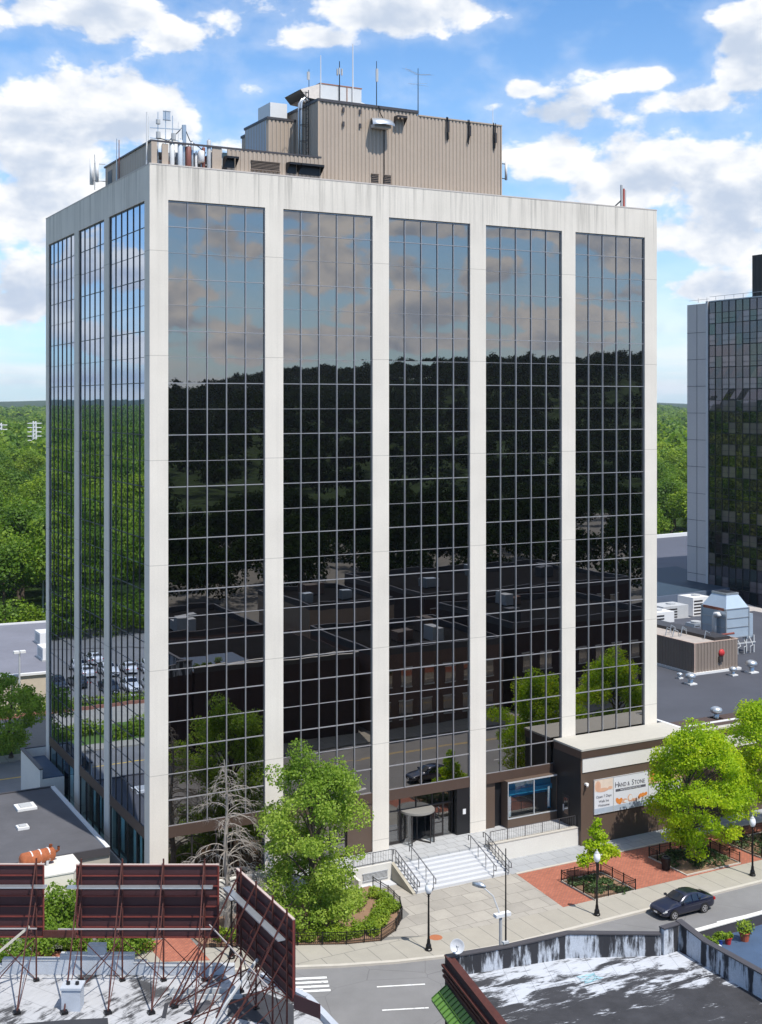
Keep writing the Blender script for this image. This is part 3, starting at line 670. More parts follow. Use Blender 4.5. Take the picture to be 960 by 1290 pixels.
for x0,x1 in ((5.45,6.35),(10.25,11.1),(11.2,13.0)):
    mb.add([(x0,SC-.06,51.25),(x1,SC-.06,51.25),(x1,SC-.06,52.0),(x0,SC-.06,52.0),(x0+.1,SC-.55,51.85),(x1+.1,SC-.55,51.85),(x1+.1,SC-.55,52.0),(x0+.1,SC-.55,52.0)],[(3,7,4,0),(1,5,6,2),(3,2,6,7),(4,7,6,5)])
mb.box(5.5,SC-.075,51.25,6.3,SC-.065,51.98); mb.box(10.3,SC-.075,51.25,11.05,SC-.065,51.98); mb.box(11.25,SC-.075,51.25,12.95,SC-.065,51.98); mb.build('intake_hood',m_black,scr)  # thin black sheets paint the dark inside of each hood
MB().box(.26,9.9,51.1,.30,11.0,52.2).build('dark_opening',m_black,scr)
# roof-top hood with white housing
rh=T('roof_intake','white sheet metal intake housing with a dark slanted mouth on the plant room roof','roof intake',(16.2,5,57))
mb=MB(); mb.box(14.75,4,57.0,18.3,7,59.05); mb.build('housing',M('grey white sheet metal',(.62,.63,.63),.45,.2,nz=.15),rh)
mb=MB(); mb.add([(14.74,4,57.8),(14.74,4,59.05),(13.1,4,58.45),(13.6,4,57.9),(14.74,7,57.8),(14.74,7,59.05),(13.1,7,58.45),(13.6,7,57.9)],[(0,1,2,3),(7,6,5,4),(1,5,6,2)]); mb.build('mouth',M('rust streaked white sheet metal',(.62,.57,.53),.6,nz=.3,ns=3),rh)
mb=MB(); mb.add([(13.12,4.05,58.4),(13.6,4.05,57.92),(13.6,6.95,57.92),(13.12,6.95,58.4)],[(0,1,2,3)]); mb.add([(13.6,4,57.9),(14.74,4,57.8),(14.74,7,57.8),(13.6,7,57.9)],[(0,1,2,3)]); mb.build('opening',m_black,rh)
mb=MB(); mb.box(14.72,3.97,59.05,18.34,7.04,59.13); mb.box(17.0,3.95,57,17.06,3.99,59.05); mb.build('edge_trim',M('rusty edge trim',(.30,.14,.08),.7),rh)
tg=MB(); tg.prism([(18.4,4.4),(23.2,4.4),(23.2,7.5),(18.4,7.5)],57.0,[58.15,57.25,57.25,58.15]); o=tg.build('roof_tarpaulin',M('white tarpaulin',(.80,.81,.82),.6,bump=.5,bs=2),loc=(20,5,57)); tag(o,'low white wedge shaped cover lying beside the intake on the plant room roof','roof cover')
b_=MB(); b_.box(5.9,3.2,Z0,8.6,5.2,52.9); o=b_.build('chiller',M('dark teal unit',(.03,.06,.075),.5),loc=(7,4,Z0)); tag(o,'dark teal rooftop unit showing above the low roof screen','rooftop unit')
MB().box(5.0,3.9,Z0,5.85,5,52.65).build('side_box',m_grey,o)
# whip antennas on the plant room roof
def whip(x,y,z0,z1,r,lab,mat=None,extra=None):
    t_=T('antenna',lab,'antenna',(x,y,z0)); mb=MB(); mb.tube([(x,y,z0),(x,y,z1)],[r,r*.6],6); mb.build('mast',mat or m_white,t_)
    if extra: extra(t_)
    return t_
whip(13.9,4.2,57,60.1,.035,'short dark pole antenna left of the rooftop intake',m_iron,lambda t:MB().box(13.75,4.15,59.3,13.95,4.25,59.9).build('head',m_grey,t))
whip(14.75,3.9,57,61.2,.05,'second whip antenna from the left on the plant room, thin and white')
def clusterA(t):
    mb=MB()
    for k in range(3): a_=k*2.1; mb.box(16.35+.2*math.cos(a_)-.05,3.9+.2*math.sin(a_)-.05,59.9,16.35+.2*math.cos(a_)+.05,3.9+.2*math.sin(a_)+.05,60.4)
    mb.build('head',m_grey,t)
whip(16.35,3.9,57,60.95,.05,'dark pole antenna with small grey boxes near its top, in front of the intake',m_iron,clusterA)
whip(17.5,3.9,57,62.45,.06,'tallest white whip antenna on the plant room roof')
whip(19.1,3,57,61.1,.04,'dark pole antenna with a small panel, right of the tallest whip',m_iron,lambda t:MB().box(19.02,2.9,59.5,19.2,3.0,60.5).build('head',m_grey,t))
def yagi(t):
    mb=MB(); c=Vector((22.8,3,60.5))
    for sg in (-1,1): mb.bar(c,c+Vector((1.3*sg,.3*sg,.28-.0*sg)),.025)
    for k in range(-4,5): 
        cc=c+Vector((.3*k,.07*k,.22*abs(k)/4)); mb.bar(cc+Vector((.12,-.5,-.15)),cc+Vector((-.12,.5,.15)),.018)
    c=Vector((22.8,3,59.7)); mb.bar(c+Vector((-.8,0,0)),c+Vector((.8,0,.2)),.02)
    for k in range(-3,4): mb.bar(c+Vector((.25*k,-.3,-.1)),c+Vector((.25*k,.3,.1)),.015)
    mb.build('elements',m_galv,t)
whip(22.8,3,57,61.0,.04,'television aerial with many thin cross rods on the right of the plant room roof',m_iron,yagi)
whip(28.9,1.6,56.75,58.4,.03,'thin short white whip at the right corner of the plant room roof')
# bracketed panel antenna on the right wall of the plant room
t_=T('panel_antenna','white panel antenna on a dark bracket off the right wall of the plant room','panel antenna',(29.3,3,53))
mb=MB(); mb.tube([(31.1,3,52.9),(31.1,3,54.4)],.11,8); mb.build('panel',m_white,t_,smooth=True)
mb=MB(); 
for z in (53.0,54.2): mb.bar((29.3,3,z),(31.1,3,z),.06)
mb.bar((29.4,3,53.0),(30.6,3,54.2),.05); mb.bar((29.4,3,54.2),(30.6,3,53.0),.05); mb.build('bracket',m_iron,t_)
t_=T('panel_antenna','slim dark and red panel antennas standing alone near the right end of the parapet','panel antenna',(41.4,.9,50.2))
mb=MB(); mb.box(41.25,.8,51,41.4,.95,53.0); mb.box(41.62,.8,51,41.76,.92,52.6); mb.build('panel',m_grey,t_)
MB().box(41.43,.75,51,41.58,.9,52.7).build('red_panel',M('dull red plastic',(.35,.08,.06),.5),t_)
mb=MB(); mb.bar((41.5,1,50.2),(41.5,1,53.0),.07); mb.bar((40.5,.9,51.05),(41.3,.9,51.7),.09); mb.bar((40.5,.9,51.05),(41.8,.9,51.05),.06); mb.build('mount',m_iron,t_)
# antenna farm at the left corner
def panel(x,y,z0,z1,wd,mat,lab,dark=False):
    t_=T('panel_antenna',lab,'panel antenna',(x,y,Z0)); mb=MB(); mb.tube([(x,y,z0),(x,y,z0+.06),(x,y,z1-.06),(x,y,z1)],[wd*.4,wd*.55,wd*.55,wd*.4],8); mb.build('panel',mat,t_,smooth=True)
    MB().tube([(x+.1,y+.25,Z0),(x+.1,y+.25,z1+.15)],.04,6).build('pole',m_galv,t_)
    mb=MB(); mb.bar((x,y,z0+.3),(x+.1,y+.25,z0+.3),.05); mb.bar((x,y,z1-.3),(x+.1,y+.25,z1-.3),.05); mb.build('clamp',m_grey,t_)
m_brown=M('brown plastic shroud',(.20,.075,.06),.5)
panel(1.75,.5,50.6,52.7,.34,m_white,'tall white panel antenna nearest the left roof corner')
panel(2.35,.5,50.6,52.9,.34,M('light grey plastic',(.55,.6,.66),.5),'light grey panel antenna beside the tallest brown shroud')
panel(2.95,.5,50.6,52.5,.36,m_brown,'brown panel antenna under a tall white tube')
panel(3.9,.55,51.5,52.3,.45,m_white,'small square white panel antenna in the middle of the antenna cluster')
panel(4.45,.5,50.6,53.1,.28,m_grey,'grey panel antenna on a tall post to the right of the cluster')
panel(5.0,.9,51.4,52.4,.40,m_brown,'brown box antenna just left of the tan screen post')
for q,(x,z1,mt,lb) in enumerate(((1.2,52.5,m_white,'first'),(3.3,52.9,m_galv,'second'),(3.6,52.2,m_white,'third'),(4.15,52.6,m_brown,'fourth'),(4.75,52.4,m_white,'fifth'),(5.45,52.6,m_grey,'last'))):
    panel(x,.75,50.8,z1,.22,mt,'thin pole mounted antenna, %s from the left in the roof corner cluster'%lb)
panel(4.95,1.4,51.2,51.9,.5,m_brown,'rear brown box antenna half hidden in the cluster')
t_=T('antenna_cluster','tangle of small radios, clamps and cables on the left roof corner','radio equipment',(3,1.2,Z0))
mb=MB(); rr=random.Random(5)
for k in range(46):
    x=rr.uniform(.7,5.6); y=rr.uniform(.6,2.2); z=rr.uniform(50.8,52.4); s_=rr.uniform(.07,.18); MB().box(x-s_,y-s_,z-s_*1.4,x+s_,y+s_,z+s_*1.4).build('radio_unit',rr.choice([m_grey,m_white,m_galv,m_brown,m_black]),t_)
mb=MB()
for k in range(30):
    x=rr.uniform(.7,5.6); y=rr.uniform(.6,2.2); z=rr.uniform(50.7,51.9); p0=Vector((x,y,z)); pts=[p0]
    for q in range(4): p0=p0+Vector((rr.uniform(-.3,.3),rr.uniform(-.1,.1),rr.uniform(-.35,.2))); pts.append(p0)
    mb.tube(pts,.02,4)
mb.tube([(.9,.6,52.9),(1.6,.8,52.8),(2.4,.8,53.6),(2.7,.8,54.0),(3.2,.9,53.0),(3.9,.9,52.6),(4.3,.7,52.2)],.035,5)
mb.build('cables',m_iron,t_)
t_=T('antenna_mast','tallest antenna frame at the left roof corner, with a flat grille and small drums','antenna mast',(1.4,.9,Z0))
mb=MB(); mb.tube([(2.7,.7,Z0),(2.7,.7,54.0)],.16,8)
for x,z in ((.85,54.75),(1.4,54.9),(1.9,54.6)): mb.bar((x,.8,Z0+1),(x,.8,z),.045)
mb.bar((.3,.8,53.6),(2.5,.8,53.7),.06); mb.bar((.3,.8,52.9),(2.6,.8,52.9),.05); mb.build('poles',m_galv,t_)
mb=MB(); mb.lathe([(0,0),(.16,0),(.16,.3),(0,.3)],(.85,.75,53.9),10); mb.lathe([(0,0),(.16,0),(.16,.45),(0,.45)],(.85,.72,52.9),10); mb.lathe([(0,0),(.17,0),(.17,.45),(0,.45)],(1.95,.72,52.9),10); mb.build('drums',m_grey,t_)
mb=MB()
for k in range(6): mb.box(1.2+k*.09,.7,54.2,1.25+k*.09,.75,54.85)
mb.box(1.18,.7,54.2,1.74,.76,54.25); mb.box(1.18,.7,54.8,1.74,.76,54.85); mb.build('grille',m_galv,t_)
whip(.12,1.0,50.9,54.7,.07,'thick white whip at the very left roof corner')
whip(.35,1.3,52.6,54.5,.03,'thin whip just right of the thick white one at the left roof corner')
whip(2.6,1.6,52.6,54.4,.03,'thin whip rising behind the brown shrouded antenna')
whip(.15,8.3,51,54.2,.05,'left of two whips standing on the left side wall of the roof screen',m_galv)
whip(.15,7.7,51,54.0,.05,'right of two whips standing on the left side wall of the roof screen',m_brown)
t_=T('panel_antenna','white panel antenna hung outside the far left end of the roof screen','panel antenna',(-.4,12.2,51))
mb=MB(); mb.tube([(-.7,12.0,51.3),(-.7,12.0,53.3)],.16,8); mb.tube([(-.35,11.8,51.5),(-.35,11.8,53.1)],.13,8); mb.build('panel',m_white,t_,smooth=True)
mb=MB(); mb.bar((.3,11.8,51.6),(-.7,12.0,51.6),.06); mb.bar((.3,11.8,52.9),(-.7,12.0,52.9),.06); mb.bar((-.5,11.9,50.9),(-.5,11.9,53.6),.06); mb.build('bracket',m_grey,t_)
# ------------------------------------------------------------------ terrace, steps, rails
ter=T('entrance_terrace','raised pale paved terrace in front of the revolving door with white walls','terrace',(24,-2,0))
mb=MB(); mb.prism([(9.9,-2.55),(17.5,-2.55),(17.5,-2.7),(25.6,-2.7),(25.6,-3.0),(33.68,-3.0),(33.68,.56),(9.9,.56)],-.1,1.2); 
tp=mb.build('paving',m_terr,ter)
MB().box(25.9,-2.999,1.2,33.6,-2.2,1.204).build('paving_strip',m_greywalk,ter)
mb=MB(); mb.box(25.5,-3.3,-.1,33.69,-3.0,1.34); mb.prism([(25.45,-3.28),(25.5,-3.28),(25.5,-2.6),(25.45,-2.6)],0,1.3); mb.build('white_wall',m_conc_plain,ter)
mb=MB(); mb.box(25.48,-3.33,1.34,33.69,-2.9,1.42); mb.build('coping',m_kerb,ter)
mb=MB(); mb.box(9.9,-2.8,-.1,17.28,-2.56,1.32); mb.box(14.0,-3.9,-.1,14.2,-2.8,.9); mb.build('white_wall',m_conc_plain,ter,label='white wall with a vent grille left of the steps')
mb=MB(); mb.box(14.2,-3.7,-.05,17.2,-2.8,.06); mb.build('sill_slab',m_step,ter)
louvre(14.9,.35,16.9,.85,-2.84,ter,6,.06,'vent_grille')
stp=T('front_steps','wide flight of eight pale granite steps up to the entrance','steps',(21.5,-4.3,0))
mb=MB(); nst=8
for i in range(nst):
    z=.15*(i+1)-.001; y0=-5.85+i*.45; mb.box(17.5,y0,-.05,25.44,-2.699 if i==nst-1 else y0+.452 ,z) if i<nst-1 else None
for i in range(nst-1): pass
mb.build('treads',m_step,stp)
mb=MB()
for i in range(nst-1):
    z=.15*(i+1)-.001; y0=-5.85+i*.45; mb.box(17.52,y0+.015,z,25.42,y0+.06,z+.003)
mb.build('nosing_strip',M('grey nosing strip',(.30,.31,.33),.7),stp)
mb=MB(); mb.add([(17.25,-2.7,-.1),(17.25,-5.9,-.1),(17.25,-5.9,.12),(17.25,-2.7,1.28),(17.5,-2.7,-.1),(17.5,-5.9,-.1),(17.5,-5.9,.12),(17.5,-2.7,1.28)],[(0,3,2,1),(4,5,6,7),(3,7,6,2),(1,2,6,5)]); mb.build('cheek_wall',M('stained beige concrete',(.36,.33,.27),.9,nz=.25),stp)
mb=MB(); mb.box(25.44,-5.85,-.1,25.5,-3.3,.12); mb.build('cheek_kerb',m_step,stp)
def hand(x,lab,double):
    t_=T('handrail',lab,'handrail',(x,-4.3,0)); mb=MB(); a=Vector((x,-2.75,1.2)); b=Vector((x,-5.9,.12)); h=Vector((0,0,.92))
    mb.tube([a+h*.55+Vector((0,.30,0)),a+h*.95+Vector((0,.32,0)),a+h,b+h,b+h*.95+Vector((0,-.32,-.05)),b+h*.6+Vector((0,-.33,-.05)),b+h*.5+Vector((0,-.05,0))],.035,6)
    if double: mb.tube([a+h*.5,b+h*.5],.025,5); mb.tube([a+h*.12,b+h*.12],.025,5)
    mb.build('rail',m_rail,t_)
    n=8 if double else 4; mb=MB()
    for i in range(n): 
        p=a.lerp(b,i/(n-1)); mb.tube([p,p+h],.026,5)
    mb.build('posts',m_rail,t_)
    if double:
        mb=MB()
        for i in range(26): p=a.lerp(b,i/25); mb.bar(p+h*.12,p+h*.5,.014)
        mb.build('balusters',m_rail,t_)
hand(17.62,'handrail with balusters along the left end of the front steps',True)
hand(18.95,'plain handrail set in from the left end of the front steps',False)
hand(24.05,'plain handrail set in from the right end of the front steps',False)
hand(25.38,'handrail with balusters along the right end of the front steps',True)
def rail(pts,lab,z,h=1.0,step=1.6,bal=.16,name='railing',mat=None):
    t_=T(name,lab,'railing',(pts[0][0],pts[0][1],z)); mb=MB(); pb=MB(); bb=MB(); mat=mat or m_rail
    for p,q in zip(pts[:-1],pts[1:]):
        p=Vector((p[0],p[1],z));q=Vector((q[0],q[1],z)); Ln=(q-p).length; n=max(1,round(Ln/step)); up=Vector((0,0,h))
        mb.bar(p+up,q+up,.05,.035); mb.bar(p+up*.12,q+up*.12,.03)
        for i in range(n+1): a=p.lerp(q,i/n); pb.bar(a,a+up,.045)
        k=int(Ln/bal)
        for i in range(k): a=p.lerp(q,(i+.5)/k); bb.bar(a+up*.12,a+up,.012)
    mb.build('rail',mat,t_); pb.build('posts',mat,t_); bb.build('balusters',mat,t_); return t_
rail([(25.6,-3.05),(33.6,-3.05)],'long thin railing on the white terrace wall right of the steps',1.3,.95,1.75,.2)
rail([(14.2,-2.65),(17.4,-2.65)],'short thin railing on the terrace left of the steps, beside the green tree',1.3,.9,1.6,.2)
# ------------------------------------------------------------------ brown shop block with hoarding panels
gal=T('shop_block','dark brown single storey shop block with a white fascia, attached to the tower','shop block',(40,-2,0))
GX,GY,GT=33.7,-3.6,7.3
mb=MB(); mb.box(GX,GY,-.1,72,0,5.7); mb.box(GX+.0,GY+.02,5.7,72,-.02,6.82) ; wo=mb.build('wall',m_bronze2,gal)
mb=MB(); mb.box(GX+.12,GY-.06,5.72,72,GY+.019,6.80); mb.build('fascia',m_conc_plain,gal)
mb=MB(); mb.box(GX-.03,GY-.10,6.821,72,-.03,7.42); mb.build('parapet_band',m_bronze,gal)
mb=MB(); mb.box(GX-.06,GY-.14,7.42,45.0,-.02,7.56); mb.box(45.0,GY-.14,7.42,72,-3.2,7.56); mb.build('coping',M('pale stone coping',(.43,.41,.365),.8,nz=.08),gal)
mb=MB(); mb.box(GX-.045,-.0,-.1,GX+.3,GY+.04,6.83)
mb=MB(); mb.box(GX-.035,GY+.03,1.2,GX-.002,.05,6.82); mb.build('side_wall',m_black,gal)
mb=MB(); mb.box(GX-.06,-2.15,1.2,GX-.036,-1.25,3.5); dr=mb.build('door',m_mull_dark,gal)
MB().box(GX-.07,-2.0,2.0,GX-.061,-1.45,3.3).build('pane',m_glass,dr); MB().box(GX-.12,-1.45,2.2,GX-.075,-1.38,2.7).build('handle',m_white,dr)
mb=MB(); mb.box(GX+.3,GY-.28,4.75,GX+.55,GY-.02,4.9); mb.tube([(GX+.42,GY-.25,4.85),(GX+.3,GY-.42,4.72)],.08,8); mb.build('flood_light',m_white,gal)
def text(s,x,z,size,y,mat,parent,name='lettering',sx=1.,align='LEFT'):
    cu=bpy.data.curves.new(name,'FONT'); cu.body=s; cu.size=size; cu.extrude=.004; cu.align_x=align; cu.resolution_u=2
    o=bpy.data.objects.new(name,cu); me=bpy.data.meshes.new_from_object(o); bpy.data.objects.remove(o)
    off=ORG[parent.name]
    for v in me.vertices:
        c=v.co.copy(); v.co=(x+c.x*sx-off.x, y-c.z-off.y, z+c.y-off.z)
    me.materials.clear(); me.materials.append(mat); return link_mesh(name,me,parent)
m_lightp=M('pale printed panel',(.62,.64,.68),.4,nz=.03); m_ink=M('grey ink',(.09,.09,.11),.5); m_peach=M('peach print',(.60,.36,.25),.5,nz=.3,ns=2)
m_orange=M('orange print',(.62,.22,.05),.5,nz=.3,ns=4); m_strip=M('pale blue grey print',(.36,.42,.50),.5)
def ell(mb,cx,cz,rx,rz,y,n=20,rot=0.):
    mb.add([(cx+rx*math.cos(a)*math.cos(rot)-rz*math.sin(a)*math.sin(rot),y,cz+rx*math.cos(a)*math.sin(rot)+rz*math.sin(a)*math.cos(rot)) for a in [2*math.pi*i/n for i in range(n)]],[tuple(range(n))])
def signboard(x0,x1,lab):
    t_=T('sign_panel',lab,'sign',(x0,GY,2.3)); mb=MB(); mb.box(x0,GY-.07,2.30,x1,GY-.002,4.97); mb.build('board',m_lightp,t_)
    mb=MB(); mb.box(x0,GY-.078,2.30,x1,GY-.071,2.72); mb.build('bottom_strip',m_strip,t_)
    mb=MB()
    for a,b,c,d_ in ((x0-.03,2.27,x1+.03,2.30),(x0-.03,4.97,x1+.03,5.0),(x0-.03,2.30,x0,4.97),(x1,2.30,x1+.03,4.97)): mb.box(a,GY-.09,b,c,GY-.002,d_)
    mb.build('frame',m_grey,t_); return t_
Y_=GY-.082
t_=signboard(34.95,36.80,'narrow left shop panel with a peach picture above Open 7 Days Walk Ins Welcome')
mb=MB(); mb.box(34.97,GY-.076,4.05,36.78,GY-.0715,4.95); mb.build('picture',M('cream print',(.66,.55,.46),.5,nz=.2,ns=2),t_)
mb=MB(); ell(mb,35.3,4.45,.28,.42,GY-.079); ell(mb,35.75,4.12,.6,.16,GY-.0795); ell(mb,36.5,4.2,.22,.12,GY-.079); mb.build('picture_figure',m_peach,t_)
text('Open 7 Days',35.875,3.52,.30,Y_,m_ink,t_,align='CENTER',sx=.95); text('Walk Ins',35.875,3.15,.28,Y_,m_ink,t_,align='CENTER'); text('Welcome',35.875,2.83,.28,Y_,m_ink,t_,align='CENTER')
text('973.325.HAND',35.0,2.38,.01,Y_,m_ink,t_) if False else None
t_=signboard(36.86,40.35,'wide middle shop panel lettered HAND & STONE over a row of orange flowers')
text('H',36.95,4.12,.62,Y_,m_ink,t_); text('AND &',37.33,4.12,.46,Y_,m_ink,t_,sx=.80); text('S',38.66,4.12,.62,Y_,m_ink,t_,sx=.9); text('TONE',38.95,4.12,.46,Y_,m_ink,t_,sx=.86)
mb=MB(); mb.box(37.05,GY-.08,3.78,40.1,GY-.0715,3.98); mb.build('dark_strip',m_ink,t_)
text('MASSAGE AND FACIAL SPA',38.57,3.82,.165,GY-.084,m_lightp,t_,align='CENTER',sx=1.05)
mb=MB(); rr=random.Random(3)
for cx,cz,rx,rz in ((37.25,3.05,.16,.26),(37.45,2.95,.2,.22),(37.6,3.1,.14,.14),(39.5,3.1,.24,.15),(39.8,3.15,.2,.18),(40.1,3.2,.18,.14)): ell(mb,cx,cz,rx,rz,GY-.0795-rr.random()*.002,rot=rr.random())
mb.build('flowers',m_orange,t_)
mb=MB(); ell(mb,38.5,3.1,.24,.3,GY-.0795); ell(mb,37.95,2.95,.3,.18,GY-.0797); ell(mb,38.9,2.9,.4,.12,GY-.0799); mb.build('petals',m_peach,t_)
mb=MB(); ell(mb,38.55,3.12,.17,.22,GY-.0805); ell(mb,38.1,2.9,.2,.1,GY-.081); mb.build('stones',m_white,t_)
text('®',40.05,4.72,.14,Y_,m_ink,t_)
t_=signboard(40.41,43.9,'right shop panel with an orange picture, mostly behind the large lime tree')
mb=MB(); mb.box(40.43,GY-.076,3.9,43.88,GY-.0715,4.95); mb.build('picture',m_peach,t_)
mb=MB(); ell(mb,41.2,4.4,.6,.4,GY-.079); mb.build('picture_figure',m_orange,t_)
# ------------------------------------------------------------------ low roofs to the right
lr=T('podium_building','long low building with a dark flat roof right of the tower','low building',(62,18,0))
mb=MB(); mb.prism([(45.0,0.05),(95,0.05),(95,40),(44.5,40),(44.5,D+.1),(44.42,D+.1),(44.42,.05)],-.1,7.28); mb.build('walls',m_bronze2,lr)
mb=MB(); mb.sheet([(45.0,-3.19),(72,-3.19),(72,-.02),(45.0,-.02)],7.34); mb.sheet([(44.42,.05),(95,.05),(95,40),(44.5,40)],7.285); mb.build('roof',m_membrane,lr)
mb=MB()
def curb(p,q,w=.35,z=7.285,h=.18): mb.bar((p[0],p[1],z+h/2),(q[0],q[1],z+h/2),w,h)
curb((46.0,-1.75),(72,-1.75)); curb((45.4,-1.8),(45.4,10)); mb.build('white_edge',m_white,lr)
mb=MB(); mb.box(45.0,-3.2,7.34,72,-3.0,7.5); mb.build('edge_upstand',m_grey,lr)
def turbine(x,y,s,lab,z=7.3):
    t_=T('roof_ventilator',lab,'roof ventilator',(x,y,z),group='spun metal roof ventilators')
    MB().box(x-.45*s,y-.45*s,z,x+.45*s,y+.45*s,z+.12).build('flashing',m_white,t_)
    MB().lathe([(.24*s,.1),(.24*s,.62*s),(.0,.63*s)],(x,y,z),14).build('neck',m_galv,t_,smooth=True)
    mb=MB(); mb.lathe([(.25*s,.5*s),(.48*s,.62*s),(.52*s,.8*s),(.46*s,.98*s),(.2*s,1.1*s),(0,1.12*s)],(x,y,z),18); mb.build('cap',m_galv,t_,smooth=True)
turbine(57.8,10.75,1.0,'round silver ventilator on the dark roof in front of the ribbed box corner')
turbine(64.3,11.8,.8,'small round silver ventilator just right of the ribbed box')
turbine(66.9,11.9,1.15,'large round silver ventilator at the far right of the dark roof')
turbine(50.4,-.7,1.0,'round silver ventilator by the front edge of the roof above the lime tree')
turbine(58.6,13.2,.55,'smallest silver ventilator, left in front of the ribbed box')
# ribbed equipment enclosure
en=T('equipment_enclosure','tan ribbed metal enclosure box with a red bell on the dark roof','equipment enclosure',(64,20,7.3))
mb=MB(); x0,y0,x1,y1=61.1,13.85,66.9,30
ribs(mb,(x0,y0),(x1,y0),7.5,10.4,.42,.07); ribs(mb,(x1,y0),(x1,y1),7.5,10.4,.42,.07); ribs(mb,(x1,y1),(x0,y1),7.5,10.4,.42,.07); ribs(mb,(x0,y1),(x0,y0),7.5,10.4,.42,.07)
mb.build('siding',m_sid2,en)
mb=MB(); mb.sheet([(x0+.1,y0+.1),(x1-.1,y0+.1),(x1-.1,y1),(x0+.1,y1)],10.28); mb.build('top',M('weathered pale roof felt',(.36,.32,.29),.8,nz=.3,ns=.8),en)
mb=MB(); mb.box(x0-.05,y0-.05,10.38,x1+.05,y0+.08,10.46); mb.box(x0-.05,y0+.08,10.38,x0+.08,y1,10.46); mb.box(x1-.08,y0+.08,10.38,x1+.05,y1,10.46)
mb.box(x0-.09,y0-.09,7.5,x0+.03,y0+.03,10.38); mb.build('edge_trim',M('pinkish tan trim',(.45,.33,.27),.6),en)
mb=MB(); mb.box(x0-.3,y0-.3,7.285,x1+.25,y1+.1,7.5); mb.build('white_base',m_white,en)
mb=MB(); mb.box(x0+3.4,y0+.8,10.28,x1-.3,y1,10.6); mb.build('dark_skirt',m_mull_dark,en)
mb=MB(); mb.lathe([(0,-.1),(.36,-.1),(.38,0),(.3,.12),(0,.15)],(0,0,0),16); mb.v=[(64.6+v[0],13.7-v[2],9.2+v[1]) for v in mb.v]; mb.build('red_bell',m_red,en,smooth=True)
MB().box(64.2,13.6,8.3,64.7,13.8,8.85).build('bell_box',m_mull_dark,en)
mb=MB(); rr=random.Random(9)
for k in range(7):
    p=Vector((61.8+rr.random()*2.5,15+rr.random()*8,10.35)); mb.tube([p,p+Vector((.3,.1,.8)),p+Vector((.9,.2,.5)),p+Vector((1.1,.3,0))],.05,5)
mb.build('pipework',m_galv,en)
# cooling tower
ct=T('cooling_tower','large silver cooling tower with sloping hood standing on legs behind the ribbed enclosure','cooling tower',(73.5,22,7.3))
mb=MB(); X0,Y0_,X1,Y1_=70.6,19.4,73.9,23.2; zb,zm,zt_=9.2,12.3,13.7
mb.box(X0,Y0_,zb,X1,Y1_,zm)
mb.add([(X0,Y0_,zm),(X1,Y0_,zm),(X1,Y1_,zm),(X0,Y1_,zm),(X0+.8,Y0_+.8,zt_),(X1-.8,Y0_+.8,zt_),(X1-.8,Y1_-.8,zt_),(X0+.8,Y1_-.8,zt_)],[(0,1,5,4),(1,2,6,5),(2,3,7,6),(3,0,4,7)])
m_ct=M('zinc cladding',(.42,.50,.58),.42,.35,nz=.14,ns=.8)
mb.build('casing',m_ct,ct)
mb=MB()
for z in (zb,10.3,11.3,zm): mb.box(X0-.05,Y0_-.05,z-.05,X1+.05,Y1_+.05,z+.05)
for x in (X0,X1): mb.box(x-.06,Y0_-.06,zb,x+.06,Y0_+.06,zm)
mb.box(X0-.06,Y1_-.06,zb,X0+.06,Y1_+.06,zm); mb.build('seams',m_galv,ct)
mb=MB(); mb.box(X0+.75,Y0_+.75,zt_,X1-.75,Y1_-.75,zt_+.2); mb.build('fan_ring',m_galv,ct); MB().box(X0+.95,Y0_+.95,zt_+.2,X1-.95,Y1_-.95,zt_+.23).build('fan_opening',m_black,ct)
mb=MB(); mb.box(X1,Y0_+.4,8.9,X1+1.0,Y1_-.6,11.5); mb.build('side_casing',m_ct,ct)
mb=MB()
for x in (X0+.2,(X0+X1)/2,X1-.2,X1+.9): 
    for y in (Y0_+.2,Y1_-.3): mb.bar((x,y,7.3),(x,y,zb),.16)
mb.box(X0,Y0_,8.4,X1+1,Y0_+.12,8.52); mb.box(X0,Y1_-.2,8.4,X1+1,Y1_-.08,8.52)
for k in range(4): 
    x=X0+.5+k*.9; mb.tube([(x,Y0_-.3,7.4),(x,Y0_-.3,8.1),(x+.5,Y0_-.2,8.2),(x+.5,Y0_+.5,9.2)],.06,6)
mb.build('legs',m_grey,ct)
mb=MB(); mb.tube([(X0-.4,Y0_+1.4,8.6),(X0-.4,Y0_+1.4,11.3),(X0-.4,Y0_+1.2,11.7),(X0-.4,Y0_+.8,11.75),(X0-.4,Y0_+.6,11.5)],.26,10); mb.build('vent_pipe',m_white,ct,smooth=True)
mb=MB(); mb.box(X0-.06,Y0_+.3,12.1,X0-.02,Y1_-.3,12.4); mb.build('stained_lip',M('rust streaks',(.30,.10,.06),.7,nz=.6,ns=5),ct)
t_=T('pump_set','small rust brown pump box with red pipe between the enclosure and the cooling tower','pump',(68.2,16.5,7.3))
MB().box(67.6,16.6,8.5,69.2,18.0,9.9).build('casing',M('rust brown casing',(.13,.05,.035),.7),t_); mb=MB(); mb.tube([(67.4,16.8,8.2),(67.4,16.8,10.3),(69.6,17.2,10.2)],.12,8); mb.bar((68,17,7.3),(68,17,8.6),.15); mb.bar((69,17.8,7.3),(69,17.8,8.6),.15); mb.build('pipe',M('brown red pipe',(.20,.05,.035),.6),t_)
